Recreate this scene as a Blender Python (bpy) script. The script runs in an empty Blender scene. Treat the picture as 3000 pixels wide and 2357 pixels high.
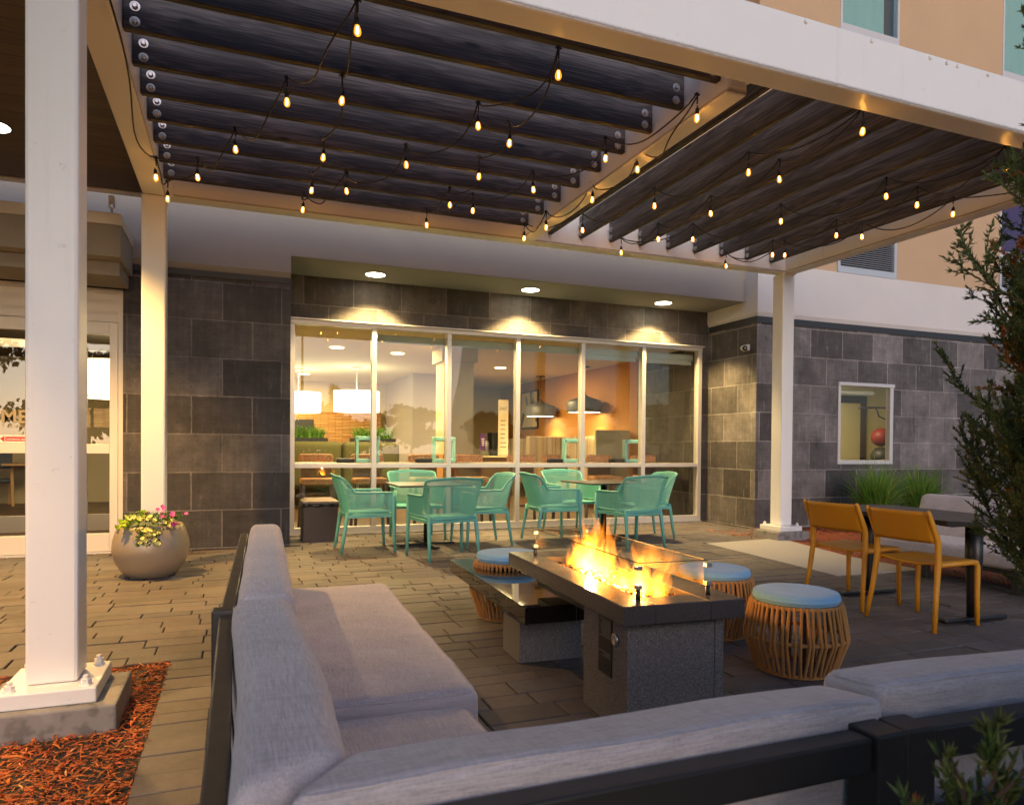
import bpy, bmesh, math, random
from mathutils import Vector, Matrix, noise
R = math.radians
random.seed(7)
S = bpy.context.scene
COL = S.collection

# ------------------------------------------------------------------ camera
YAW, PITCH, ROLL, EYE = .3729, -.01228, .00804, 1.12
fw = Vector((math.sin(YAW)*math.cos(PITCH), math.cos(YAW)*math.cos(PITCH), math.sin(PITCH)))
rt = Vector((math.cos(YAW), -math.sin(YAW), 0)); up = rt.cross(fw)
r2 = rt*math.cos(ROLL)+up*math.sin(ROLL); u2 = -rt*math.sin(ROLL)+up*math.cos(ROLL)
cd = bpy.data.cameras.new('camera'); cam = bpy.data.objects.new('camera', cd); COL.objects.link(cam)
cam.matrix_world = Matrix(((r2.x, u2.x, -fw.x, 0), (r2.y, u2.y, -fw.y, 0), (r2.z, u2.z, -fw.z, EYE), (0, 0, 0, 1)))
cd.sensor_width = 36; cd.lens = 24.773; cd.shift_y = .0519; cd.clip_start = .05; cd.clip_end = 500
cd.dof.use_dof = True; cd.dof.focus_distance = 5.0; cd.dof.aperture_fstop = 8.0
S.camera = cam

# ------------------------------------------------------------------ world, sun, exposure
W = bpy.data.worlds.new('World'); S.world = W; W.use_nodes = True
wt = W.node_tree; wt.nodes.clear()
wo = wt.nodes.new('ShaderNodeOutputWorld'); wb = wt.nodes.new('ShaderNodeBackground')
sky = wt.nodes.new('ShaderNodeTexSky'); sky.sky_type = 'NISHITA'; sky.sun_disc = False
SUN_EL, SUN_AZ = R(9.0), R(188)          # low sun behind the camera, compass angle from +Y clockwise
sky.sun_elevation = SUN_EL; sky.sun_rotation = SUN_AZ
sky.air_density = 1.0; sky.dust_density = 1.2; sky.ozone_density = 4.0
wb.inputs['Strength'].default_value = .105
wt.links.new(sky.outputs[0], wb.inputs[0]); wt.links.new(wb.outputs[0], wo.inputs[0])
sd = bpy.data.lights.new('sun', 'SUN'); so = bpy.data.objects.new('sun', sd); COL.objects.link(so)
sd.energy = .85; sd.angle = R(50); sd.color = (1, .75, .68)
sv = Vector((math.sin(SUN_AZ)*math.cos(SUN_EL), math.cos(SUN_AZ)*math.cos(SUN_EL), math.sin(SUN_EL)))
so.rotation_euler = sv.to_track_quat('Z', 'Y').to_euler()
S.view_settings.view_transform = 'Standard'; S.view_settings.look = 'None'
S.view_settings.exposure = .95; S.view_settings.gamma = 1
S.cycles.use_denoising = True
S.cycles.max_bounces = 8; S.cycles.transparent_max_bounces = 24; S.cycles.glossy_bounces = 4
S.cycles.diffuse_bounces = 4; S.cycles.transmission_bounces = 8; S.cycles.sample_clamp_indirect = 6
S.cycles.caustics_reflective = False; S.cycles.caustics_refractive = False

# ------------------------------------------------------------------ mesh helpers
class MB:
    def __init__(s): s.v = []; s.f = []; s.sm = []; s.col = []
    def add(s, vs, fs, smooth=False, col=None):
        o = len(s.v); s.v += [tuple(v) for v in vs]
        for f in fs:
            s.f.append(tuple(i+o for i in f)); s.sm.append(smooth); s.col.append(col)
        return s
    def box(s, x0, x1, y0, y1, z0, z1, col=None):
        v = [(x0,y0,z0),(x1,y0,z0),(x1,y1,z0),(x0,y1,z0),(x0,y0,z1),(x1,y0,z1),(x1,y1,z1),(x0,y1,z1)]
        return s.add(v, [(3,2,1,0),(4,5,6,7),(0,1,5,4),(1,2,6,5),(2,3,7,6),(3,0,4,7)], False, col)
    def cbox(s, x0, x1, y0, y1, z0, z1, c=.005):
        # box with chamfered edges
        bm = bmesh.new(); bmesh.ops.create_cube(bm, size=1)
        for v in bm.verts:
            v.co = Vector((x0 if v.co.x < 0 else x1, y0 if v.co.y < 0 else y1, z0 if v.co.z < 0 else z1))
        bmesh.ops.bevel(bm, geom=bm.edges[:], offset=c, segments=2, profile=.5, affect='EDGES')
        s.bm(bm); return s
    def bm(s, bm, smooth=False):
        bm.verts.ensure_lookup_table(); bm.verts.index_update()
        s.add([v.co[:] for v in bm.verts], [[v.index for v in f.verts] for f in bm.faces], smooth); bm.free(); return s
    def prism(s, poly, z0, z1, col=None):
        n = len(poly)
        v = [(x, y, z0) for x, y in poly]+[(x, y, z1) for x, y in poly]
        f = [tuple(range(n-1, -1, -1)), tuple(range(n, 2*n))]+[(i, (i+1) % n, n+(i+1) % n, n+i) for i in range(n)]
        return s.add(v, f, False, col)
    def rbox(s, x0, x1, y0, y1, z0, z1, r=.03, n=10, warp=None, puff=0.0, sag=.0):
        # cushion: box with rounded edges on a fine grid
        c = Vector(((x0+x1)/2, (y0+y1)/2, (z0+z1)/2)); h = Vector(((x1-x0)/2, (y1-y0)/2, (z1-z0)/2))
        idx = {}; vs = []; fs = []
        nn = [max(4, int(n*min(3, h[a]/max(h)*1.6+.35))) for a in range(3)]
        def sp(k, a):
            m = nn[a]; t = k/m*2-1
            return math.copysign(abs(t)**.8, t)
        def vert(i, j, k):
            if (i, j, k) in idx: return idx[(i, j, k)]
            p = Vector((sp(i, 0)*h.x, sp(j, 1)*h.y, sp(k, 2)*h.z))
            inn = Vector([max(-(h[a]-r), min(h[a]-r, p[a])) for a in range(3)])
            d = p-inn
            if d.length > 1e-9: p = inn+d.normalized()*r if d.length > r*.999 else p
            if puff:
                q = [p[a]/h[a] for a in range(3)]
                a = min(range(3), key=lambda a: h[a])
                w = 1
                for b in range(3):
                    if b != a: w *= max(0, 1-q[b]**4)
                p[a] += puff*q[a]*w
            p = p+c
            if warp: p = warp(p)
            if sag: p = p+noise.noise_vector(p*5.5)*sag+noise.noise_vector(p*17)*sag*.35
            idx[(i, j, k)] = len(vs); vs.append(p[:]); return idx[(i, j, k)]
        N = nn
        for i in range(N[0]):
            for j in range(N[1]):
                fs.append((vert(i,j,0), vert(i,j+1,0), vert(i+1,j+1,0), vert(i+1,j,0)))
                fs.append((vert(i,j,N[2]), vert(i+1,j,N[2]), vert(i+1,j+1,N[2]), vert(i,j+1,N[2])))
        for i in range(N[0]):
            for k in range(N[2]):
                fs.append((vert(i,0,k), vert(i+1,0,k), vert(i+1,0,k+1), vert(i,0,k+1)))
                fs.append((vert(i,N[1],k), vert(i,N[1],k+1), vert(i+1,N[1],k+1), vert(i+1,N[1],k)))
        for j in range(N[1]):
            for k in range(N[2]):
                fs.append((vert(0,j,k), vert(0,j,k+1), vert(0,j+1,k+1), vert(0,j+1,k)))
                fs.append((vert(N[0],j,k), vert(N[0],j+1,k), vert(N[0],j+1,k+1), vert(N[0],j,k+1)))
        return s.add(vs, fs, True)
    def piping(s, x0, x1, y0, y1, z, r, warp=None, rad=.0032, sag=.0):
        i = r*.30; pts = []; c = r*1.2
        for cx, cy, a0 in ((x1-i-c, y1-i-c, 0), (x0+i+c, y1-i-c, 90), (x0+i+c, y0+i+c, 180), (x1-i-c, y0+i+c, 270)):
            for k in range(5): a = R(a0+22.5*k); pts.append(Vector((cx+c*math.cos(a), cy+c*math.sin(a), z-i*.9)))
        full = []
        for a, b in zip(pts, pts[1:]+pts[:1]):
            n = max(1, int((b-a).length/.03))
            for k in range(n): full.append(a.lerp(b, k/n))
        if warp: full = [warp(p) for p in full]
        if sag: full = [p+noise.noise_vector(p*5.5)*sag+noise.noise_vector(p*17)*sag*.35 for p in full]
        return s.tube(full, rad, 6, closed=True)
    def tube(s, pts, r, n=8, cap=True, closed=False, flat=None, col=None):
        pts = [Vector(p) for p in pts]; m = len(pts)
        rr = r if isinstance(r, (list, tuple)) else [r]*m
        vs = []; fs = []; prev = None
        for i, p in enumerate(pts):
            if closed: t = pts[(i+1) % m]-pts[i-1]
            else: t = pts[min(m-1, i+1)]-pts[max(0, i-1)]
            t = t.normalized() if t.length > 1e-9 else Vector((0, 0, 1))
            if prev is None:
                a = Vector((0, 0, 1)) if abs(t.z) < .9 else Vector((1, 0, 0))
                nrm = (a-t*a.dot(t)).normalized()
            else:
                nrm = prev-t*prev.dot(t)
                nrm = nrm.normalized() if nrm.length > 1e-6 else t.orthogonal().normalized()
            prev = nrm; b = t.cross(nrm)
            for k in range(n):
                an = 2*math.pi*k/n
                vs.append(p+nrm*(math.cos(an)*rr[i])+b*(math.sin(an)*rr[i]*(flat or 1)))
        seg = m if closed else m-1
        for i in range(seg):
            for k in range(n):
                a, b2 = i*n+k, i*n+(k+1) % n
                c, d = ((i+1) % m)*n+(k+1) % n, ((i+1) % m)*n+k
                fs.append((a, b2, c, d))
        if cap and not closed:
            fs.append(tuple(range(n-1, -1, -1))); fs.append(tuple((m-1)*n+k for k in range(n)))
        return s.add(vs, fs, n > 4, col)
    def bar(s, a, b, w, t, upv=(0, 0, 1), w2=None, t2=None):
        # rectangular bar from a to b; w across (perpendicular to up), t along up
        a, b = Vector(a), Vector(b); d = (b-a).normalized(); u = Vector(upv)
        x = d.cross(u); x = x.normalized() if x.length > 1e-5 else d.orthogonal().normalized()
        y = x.cross(d).normalized(); w2 = w2 or w; t2 = t2 or t
        vs = []
        for p, ww, tt in ((a, w, t), (b, w2, t2)):
            for sx, sy in ((-1,-1),(1,-1),(1,1),(-1,1)): vs.append(p+x*(sx*ww/2)+y*(sy*tt/2))
        return s.add(vs, [(3,2,1,0),(4,5,6,7),(0,1,5,4),(1,2,6,5),(2,3,7,6),(3,0,4,7)])
    def lathe(s, prof, n=32, c=(0, 0, 0), cap=True):
        vs = []; fs = []; m = len(prof)
        for r, z in prof:
            for k in range(n):
                a = 2*math.pi*k/n; vs.append((c[0]+r*math.cos(a), c[1]+r*math.sin(a), c[2]+z))
        for i in range(m-1):
            for k in range(n):
                fs.append((i*n+k, i*n+(k+1) % n, (i+1)*n+(k+1) % n, (i+1)*n+k))
        if cap:
            if prof[0][0] > 1e-4: fs.append(tuple(range(n-1, -1, -1)))
            if prof[-1][0] > 1e-4: fs.append(tuple((m-1)*n+k for k in range(n)))
        return s.add(vs, fs, n > 8)
    def xf(s, M):
        s.v = [(M @ Vector(v))[:] for v in s.v]; return s
    def build(s, name, mat, parent=None, off=None, bevel=None):
        me = bpy.data.meshes.new(name)
        vs = s.v
        if off is not None: vs = [(v[0]-off[0], v[1]-off[1], v[2]-off[2]) for v in vs]
        me.from_pydata(vs, [], s.f)
        me.polygons.foreach_set('use_smooth', s.sm)
        if any(c is not None for c in s.col):
            at = me.color_attributes.new('tint', 'FLOAT_COLOR', 'CORNER'); data = []
            for f, c in zip(s.f, s.col):
                c = c or (1, 1, 1); data += [c[0], c[1], c[2], 1]*len(f)
            at.data.foreach_set('color', data)
        me.update(); me.materials.append(mat)
        o = bpy.data.objects.new(name, me); COL.objects.link(o)
        if parent is not None: o.parent = parent
        if bevel:
            b = o.modifiers.new('bevel', 'BEVEL'); b.width = bevel; b.segments = 2; b.limit_method = 'ANGLE'; b.angle_limit = R(40)
        return o

def tag(o, label=None, cat=None, group=None, kind=None):
    if label: o['label'] = label
    if cat: o['category'] = cat
    if group: o['group'] = group
    if kind: o['kind'] = kind
    return o
def thing(name, label, cat, loc=(0, 0, 0), rz=0, group=None):
    o = bpy.data.objects.new(name, None); COL.objects.link(o); o.location = loc; o.rotation_euler = (0, 0, rz)
    o.empty_display_size = .1
    return tag(o, label, cat, group)
def kids(o): return [c for c in bpy.data.objects if c.parent == o]
def dup(o, loc=None, rz=None, label=None, parent=None):
    c = o.copy(); COL.objects.link(c)
    if parent is not None: c.parent = parent
    for ch in kids(o): dup(ch, parent=c)
    if loc is not None: c.location = loc
    if rz is not None: c.rotation_euler = (0, 0, rz)
    if label: c['label'] = label
    return c

# ------------------------------------------------------------------ material helpers
class NT:
    def __init__(s, name):
        s.m = bpy.data.materials.new(name); s.m.use_nodes = True; s.t = s.m.node_tree; s.t.nodes.clear()
        s.out = s.t.nodes.new('ShaderNodeOutputMaterial')
    def n(s, typ, **kw):
        nd = s.t.nodes.new('ShaderNode'+typ)
        for k, v in kw.items():
            if k in nd.inputs: s.set(nd, k, v)
            else: setattr(nd, k, v)
        return nd
    def set(s, nd, k, v):
        if isinstance(v, bpy.types.NodeSocket): s.t.links.new(v, nd.inputs[k])
        elif isinstance(v, tuple) and len(v) == 3 and nd.inputs[k].type == 'RGBA': nd.inputs[k].default_value = (*v, 1)
        else: nd.inputs[k].default_value = v
    def math(s, op, a, b=0.0, c=None):
        nd = s.t.nodes.new('ShaderNodeMath'); nd.operation = op
        s.set(nd, 0, a); s.set(nd, 1, b)
        if c is not None: s.set(nd, 2, c)
        return nd.outputs[0]
    def mix(s, f, a, b, blend='MIX'):
        nd = s.t.nodes.new('ShaderNodeMix'); nd.data_type = 'RGBA'; nd.blend_type = blend
        for i, v in ((0, f), (6, a), (7, b)):
            if isinstance(v, bpy.types.NodeSocket): s.t.links.new(v, nd.inputs[i])
            elif isinstance(v, tuple): nd.inputs[i].default_value = (*v, 1)
            else: nd.inputs[i].default_value = v
        return nd.outputs[2]
    def ramp(s, f, stops):
        nd = s.t.nodes.new('ShaderNodeValToRGB'); e = nd.color_ramp.elements
        while len(e) < len(stops): e.new(.5)
        for el, (p, c) in zip(e, stops):
            el.position = p; el.color = (*c, 1) if isinstance(c, tuple) else (c, c, c, 1)
        s.t.links.new(f, nd.inputs[0]); return nd.outputs[0]
    def coords(s, kind='Object', scale=(1, 1, 1), loc=(0, 0, 0)):
        tc = s.n('TexCoord'); mp = s.n('Mapping'); s.t.links.new(tc.outputs[kind], mp.inputs[0])
        mp.inputs['Scale'].default_value = scale; mp.inputs['Location'].default_value = loc
        return mp.outputs[0]
    def noise(s, vec, scale, detail=4, rough=.55, dist=0):
        nd = s.n('TexNoise', Scale=scale, Detail=detail, Roughness=rough, Distortion=dist)
        s.t.links.new(vec, nd.inputs['Vector']); return nd.outputs['Fac']
    def bump(s, h, strength=.3, dist=.01):
        nd = s.n('Bump', Strength=strength, Distance=dist); s.t.links.new(h, nd.inputs['Height']); return nd.outputs[0]
    def bsdf(s, color, rough=.5, metallic=0.0, normal=None, spec=None, **kw):
        b = s.n('BsdfPrincipled')
        s.set(b, 'Base Color', color); s.set(b, 'Roughness', rough); s.set(b, 'Metallic', metallic)
        if spec is not None: s.set(b, 'Specular IOR Level', spec)
        if normal is not None: s.set(b, 'Normal', normal)
        for k, v in kw.items(): s.set(b, k.replace('_', ' '), v)
        s.t.links.new(b.outputs[0], s.out.inputs[0]); return b

def simple(name, color, rough=.5, metallic=0.0, var=.08, scale=12, bump=0.0, bscale=60, spec=None):
    t = NT(name); c = t.coords()
    nz = t.noise(c, scale, 5)
    col = t.mix(t.math('MULTIPLY', nz, var*2), color, tuple(x*(1-min(.8, var*4)) for x in color))
    nrm = t.bump(t.noise(c, bscale, 3), bump, .004) if bump else None
    rg = t.math('MULTIPLY_ADD', nz, .2, rough-.1) if rough > .12 else rough
    t.bsdf(col, rg, metallic, nrm, spec); return t.m
def emit(name, color, strength):
    t = NT(name); e = t.n('Emission', Color=color, Strength=strength); t.t.links.new(e.outputs[0], t.out.inputs[0]); return t.m

def m_glass(name='glass_clear', ior=1.6, tint=(1, 1, 1), rough=.0):
    t = NT(name); tr = t.n('BsdfTransparent', Color=tint); gl = t.n('BsdfGlossy', Roughness=rough)
    fr = t.n('Fresnel', IOR=ior); mx = t.n('MixShader'); g = t.n('NewGeometry')
    t.t.links.new(t.math('MULTIPLY', fr.outputs[0], t.math('SUBTRACT', 1.0, g.outputs['Backfacing'])), mx.inputs[0]); t.t.links.new(tr.outputs[0], mx.inputs[1]); t.t.links.new(gl.outputs[0], mx.inputs[2])
    t.t.links.new(mx.outputs[0], t.out.inputs[0]); return t.m

def m_white(rust=None):
    # painted steel; rust = height of a beam's lower edge where run-off stains gather
    t = NT('white_painted_steel' if rust is None else 'white_steel_rusty_edge'); c = t.coords()
    col = t.mix(t.math('MULTIPLY', t.noise(c, 5, 5), .25), (.86, .84, .81), (.70, .68, .64))
    drip = t.ramp(t.noise(t.coords(scale=(14, 14, .7)), 1.0, 5, .7), [(.60, 0.0), (.80, .22)]); scuff = t.ramp(t.noise(c, 17, 6, .75), [(.64, 0.0), (.70, .45)])
    col = t.mix(t.math('MULTIPLY', t.math('MAXIMUM', drip, scuff), .8), col, (.42, .36, .30))
    if rust is not None:
        sep = t.n('SeparateXYZ'); t.t.links.new(c, sep.inputs[0])
        wob = t.noise(t.coords(scale=(1, 1, .3)), 40, 5, .7)
        d = t.math('SUBTRACT', sep.outputs[2], rust)
        d = t.math('SUBTRACT', d, t.math('MULTIPLY', t.math('SUBTRACT', wob, .45), .012))
        band = t.ramp(t.math('DIVIDE', d, .06), [(0.0, .0), (.04, .0), (.16, .75), (.28, .35), (.42, 0.0)])
        spots = t.ramp(t.noise(c, 30, 3), [(.74, 0.0), (.78, .5)])
        fac = t.math('MAXIMUM', band, t.math('MULTIPLY', spots, .35))
        col = t.mix(fac, col, (.10, .055, .025))
    t.bsdf(col, t.math('MULTIPLY_ADD', t.noise(c, 8, 5), .3, .25), 0, t.bump(t.math('ADD', t.noise(c, 90, 2), t.math('MULTIPLY', t.noise(c, 7, 3), 2.0)), .06, .003)); return t.m

def m_wood(axis):
    t = NT('stained_timber_'+axis)
    inf = t.n('ObjectInfo'); tc = t.n('TexCoord')
    off = t.n('VectorMath', operation='ADD'); t.t.links.new(tc.outputs['Object'], off.inputs[0])
    cmb = t.n('CombineXYZ'); k = t.math('MULTIPLY', inf.outputs['Random'], 40)
    for i in range(3): t.t.links.new(k, cmb.inputs[i])
    t.t.links.new(cmb.outputs[0], off.inputs[1])
    def mp(sc):
        m = t.n('Mapping'); m.inputs['Scale'].default_value = sc if axis == 'x' else (sc[1], sc[0], sc[2])
        t.t.links.new(off.outputs[0], m.inputs[0]); return m.outputs[0]
    vor = t.n('TexVoronoi', Scale=1.0); t.t.links.new(mp((1.5, 5, 5)), vor.inputs['Vector'])
    kd = vor.outputs['Distance']
    rings = t.math('SINE', t.math('MULTIPLY', t.math('ADD', t.noise(mp((.30, 11, 11)), 1.6, 3, .5, .25), t.math('MULTIPLY', t.math('SUBTRACT', .5, kd), .30)), 60))
    fine = t.noise(mp((2.2, 230, 230)), 1.0, 4)
    blot = t.noise(mp((.9, 7, 7)), 1.5, 5)
    knot = t.ramp(kd, [(.055, 1.0), (.11, 0.0)])
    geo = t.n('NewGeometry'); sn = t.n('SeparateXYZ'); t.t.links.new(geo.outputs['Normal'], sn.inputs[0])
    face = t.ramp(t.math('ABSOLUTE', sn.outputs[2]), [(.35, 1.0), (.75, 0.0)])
    g = t.math('ADD', t.math('MULTIPLY', rings, .13), t.math('ADD', t.math('MULTIPLY', fine, .65), t.math('MULTIPLY', blot, .75)))
    side_col = t.ramp(g, [(.34, (.014, .011, .0105)), (.66, (.043, .034, .033)), (.96, (.120, .100, .095))])
    # paler grey band along the upper half of the side faces, with a ragged edge
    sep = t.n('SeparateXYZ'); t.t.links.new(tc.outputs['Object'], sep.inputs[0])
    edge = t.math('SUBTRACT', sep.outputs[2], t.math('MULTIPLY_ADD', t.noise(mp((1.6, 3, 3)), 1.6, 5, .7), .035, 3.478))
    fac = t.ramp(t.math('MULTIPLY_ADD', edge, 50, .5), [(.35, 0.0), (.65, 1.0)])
    side_col = t.mix(t.math('MULTIPLY', fac, t.math('MULTIPLY', t.ramp(blot, [(.35, .20), (.65, 1.0)]), t.math('MULTIPLY_ADD', rings, .22, t.math('MULTIPLY', fine, 1.15)))), side_col, (.20, .178, .172))
    col = t.mix(face, (.009, .0055, .003), side_col)  # undersides painted near-black: shade between the joists put into the colour
    col = t.mix(knot, col, (.004, .0035, .0035))
    t.bsdf(col, .55, 0, t.bump(t.math('ADD', t.math('MULTIPLY', rings, .5), fine), .35, .004)); return t.m

def m_block(name='dark_stone_block', gain=1.0):
    t = NT(name); geo = t.n('NewGeometry')
    sp = t.n('SeparateXYZ'); t.t.links.new(geo.outputs['Position'], sp.inputs[0])
    sn = t.n('SeparateXYZ'); t.t.links.new(geo.outputs['Normal'], sn.inputs[0])
    u = t.math('ADD', t.math('MULTIPLY', sp.outputs[0], t.math('ABSOLUTE', sn.outputs[1])), t.math('MULTIPLY', sp.outputs[1], t.math('ABSOLUTE', sn.outputs[0])))
    cb = t.n('CombineXYZ'); t.t.links.new(t.math('ADD', u, .44), cb.inputs[0]); t.t.links.new(t.math('SUBTRACT', sp.outputs[2], .02), cb.inputs[1])
    jit = t.n('TexNoise', Scale=9.0, Detail=4.0); t.t.links.new(geo.outputs['Position'], jit.inputs[0])
    va = t.n('VectorMath', operation='MULTIPLY_ADD'); t.t.links.new(jit.outputs['Color'], va.inputs[0]); va.inputs[1].default_value = (.010, .010, 0); t.t.links.new(cb.outputs[0], va.inputs[2])
    br = t.n('TexBrick', Scale=1.0); br.offset = .5; br.squash = 1
    t.t.links.new(va.outputs[0], br.inputs['Vector'])
    for k, v in (('Mortar Size', .008), ('Mortar Smooth', .35), ('Brick Width', .605), ('Row Height', .4055), ('Bias', 0.0)): br.inputs[k].default_value = v
    br.inputs['Color1'].default_value = (.040*gain, .034*gain, .032*gain, 1); br.inputs['Color2'].default_value = (.140*gain, .124*gain, .120*gain, 1); br.inputs['Mortar'].default_value = (.20*gain, .18*gain, .17*gain, 1)
    pos = geo.outputs['Position']
    cl = t.noise(pos, 2.6, 6, .65)
    def mp(sc):
        m = t.n('Mapping'); m.inputs['Scale'].default_value = sc; t.t.links.new(pos, m.inputs[0]); return m.outputs[0]
    hs = t.noise(mp((3, 3, 55)), 1.0, 4); vs = t.noise(mp((28, 28, 1.2)), 1.0, 4)
    k = t.math('ADD', t.math('ADD', t.math('MULTIPLY', cl, 1.1), t.math('MULTIPLY', t.noise(pos, 9, 5, .7), .5)), t.math('ADD', t.math('MULTIPLY', hs, .25), t.math('MULTIPLY', vs, .35)))
    col = t.mix(1.0, br.outputs[0], t.ramp(t.math('MULTIPLY', k, .5), [(.40, .40), (.60, 1.0), (.78, 1.9)]), 'MULTIPLY')
    eff = t.ramp(t.noise(mp((16, 16, 3)), 1.0, 6, .75), [(.58, 0.0), (.74, .6)])
    col = t.mix(eff, col, (.22*gain, .21*gain, .22*gain))
    pits = t.ramp(t.noise(mp((30, 30, 90)), 1.0, 2), [(.30, 1.0), (.36, 0.0)])
    col = t.mix(t.math('MULTIPLY', pits, .6), col, (.02, .018, .017))
    h = t.math('ADD', t.math('MULTIPLY', br.outputs['Fac'], -1.0), t.math('ADD', t.math('MULTIPLY', hs, .35), t.math('MULTIPLY', pits, -.4)))
    t.bsdf(col, .66, 0, t.bump(t.math('ADD', h, t.math('MULTIPLY', t.noise(pos, 22, 6, .7), .9)), .75, .008)); return t.m

def m_stucco(name, color, b=.35):
    t = NT(name); c = t.coords()
    f = t.noise(c, 160, 3, .6); l = t.noise(c, 1.5, 5)
    col = t.mix(t.math('MULTIPLY', l, .45), color, tuple(x*.68 for x in color))
    col = t.mix(t.ramp(f, [(.30, .45), (.45, 0.0)]), col, tuple(x*.6 for x in color))
    t.bsdf(col, .85, 0, t.bump(f, b, .006)); return t.m

def m_fabric(name, color, axis=(90, 900, 900)):
    t = NT(name); a = t.noise(t.coords(scale=axis), 1.0, 3, .7); b = t.noise(t.coords(scale=(axis[1]*.5, axis[0]*.5, axis[2]*.5)), 1.0, 3, .7)
    c = t.noise(t.coords(), 5, 4)
    k = t.math('ADD', t.math('MULTIPLY', a, .6), t.math('ADD', t.math('MULTIPLY', b, .3), t.math('MULTIPLY', c, .25)))
    col = t.ramp(k, [(.38, tuple(x*.60 for x in color)), (.56, color), (.74, tuple(min(1, x*1.30) for x in color))])
    dents = t.noise(t.coords(), 7, 3)
    nrm = t.bump(t.math('ADD', t.math('MULTIPLY', k, .25), t.math('MULTIPLY', dents, 1.2)), .30, .012)
    t.bsdf(col, .9, 0, nrm, .2, Sheen_Weight=.25); return t.m

def m_tint(name, color, rough=.7, bump=.3, scale=30, var=.5, bdist=.004, spec=None, stain=0):
    t = NT(name); at = t.n('Attribute', attribute_name='tint'); c = t.coords()
    nz = t.noise(c, scale, 5, .65); n2 = t.noise(c, scale*7, 3)
    k = t.math('ADD', t.math('MULTIPLY', nz, var), t.math('MULTIPLY_ADD', n2, var*.6, 1-var*.8))
    col = t.mix(1.0, t.mix(1.0, color, at.outputs['Color'], 'MULTIPLY'), k, 'MULTIPLY')
    if stain: col = t.mix(1.0, col, t.ramp(t.noise(c, 1.3, 7, .68, .4), [(.36, 1-stain), (.52, 1.0), (.70, 1.0+stain*.4)]), 'MULTIPLY')
    t.bsdf(col, rough, 0, t.bump(t.math('ADD', nz, t.math('MULTIPLY', n2, .6)), bump, bdist), spec); return t.m

def m_speckle(name, base, dark, light, scale=260, rough=.6, bump=.1):
    t = NT(name); c = t.coords(); f = t.noise(c, scale, 2, .5)
    col = t.ramp(f, [(.34, dark), (.47, base), (.56, base), (.68, light)])
    t.bsdf(col, rough, 0, t.bump(f, bump, .002)); return t.m

M = {}
M['white'] = m_white(); M['white_rust'] = m_white(3.30)
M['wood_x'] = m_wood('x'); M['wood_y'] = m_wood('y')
M['block'] = m_block(); M['block_pale'] = m_block('lit_wall_block', 1.65)  # paler copy for the right wall, its stronger light put into the colour
M['stucco'] = m_stucco('taupe_stucco', (.36, .325, .29))
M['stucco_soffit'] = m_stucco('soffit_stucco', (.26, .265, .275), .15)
M['stucco_white'] = m_stucco('white_stucco', (.72, .68, .66), .2)
M['stucco_orange'] = m_stucco('orange_stucco', (.60, .41, .25), .3)
M['flash'] = simple('dark_flashing', (.035, .034, .036), .45, .0, .1)
M['alu'] = simple('silver_aluminium', (.62, .58, .54), .38, .35, .05)
M['alu_white'] = simple('pale_aluminium_frame', (.66, .63, .62), .4, .2, .05)
M['door_alu'] = simple('champagne_door_frame', (.70, .62, .52), .4, .2, .05)
M['glass'] = m_glass('window_glass', 1.7, (.97, .98, .96))
M['glass_door'] = m_glass('door_glass', 1.75, (.86, .86, .82))
M['glass_guard'] = m_glass('guard_glass', 1.35, (.97, .99, .98))
M['paver'] = m_tint('plank_paver_stone', (.136, .115, .105), .70, .35, 26, .6, .003, None, .30)
M['joint'] = simple('paver_joint_sand', (.03, .026, .022), .95, 0, .1)
M['slab'] = m_stucco('cast_concrete', (.42, .39, .36), .15)
M['plinth'] = m_speckle('rough_footing_concrete', (.27, .25, .23), (.17, .155, .14), (.31, .29, .27), 14, .88, .2)
M['asphalt'] = simple('asphalt', (.05, .05, .052), .9, 0, .15, 6, .3, 120)
M['mulch'] = m_tint('red_bark_chip', (.56, .135, .03), .8, .5, 60, .5, .004)
M['mulch_bed'] = simple('mulch_soil', (.24, .055, .014), .95, 0, .2, 30, 1.0, 40)
M['fabric_y'] = m_fabric('grey_woven_fabric_lengthwise', (.53, .475, .478), (380, 22, 380))
M['fabric_x'] = m_fabric('grey_woven_fabric_crosswise', (.53, .475, .478), (22, 380, 380))
M['frame'] = simple('charcoal_powder_coat', (.030, .027, .026), .42, .0, .08, 20, .06, 200)
M['black'] = simple('black_metal', (.014, .014, .016), .4, .0, .1)
M['blackgloss'] = None
M['turq'] = simple('turquoise_resin', (.13, .42, .36), .45, 0, .05, 8, .08, 220)
M['yellow'] = simple('mustard_resin', (.62, .265, .012), .42, 0, .05, 8, .05, 260)
M['rope'] = m_fabric('tan_rope', (.50, .235, .065), (420, 420, 420))
M['blue'] = m_fabric('sky_blue_canvas', (.26, .50, .72), (500, 500, 500))
M['granite'] = m_speckle('grey_granite_panel', (.185, .168, .160), (.07, .064, .062), (.33, .31, .30), 300, .62, .25)
M['slab_dark'] = m_speckle('honed_charcoal_stone', (.075, .066, .066), (.06, .052, .052), (.088, .078, .076), 120, .27, .03)
def m_tile():
    t = NT('polished_black_tile'); c = t.coords(scale=(3.3, 3.3, 3.3), loc=(.1, .06, 0)); br = t.n('TexBrick', Scale=1.0); br.offset = 0
    t.t.links.new(c, br.inputs['Vector'])
    for k, v in (('Mortar Size', .006), ('Brick Width', 1.0), ('Row Height', 1.0)): br.inputs[k].default_value = v
    br.inputs['Color1'].default_value = br.inputs['Color2'].default_value = (.006, .006, .007, 1); br.inputs['Mortar'].default_value = (.05, .05, .05, 1)
    t.bsdf(br.outputs[0], t.math('MULTIPLY_ADD', br.outputs['Fac'], .4, .035), 0, None, .9); return t.m
M['blackgloss'] = m_tile()
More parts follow.
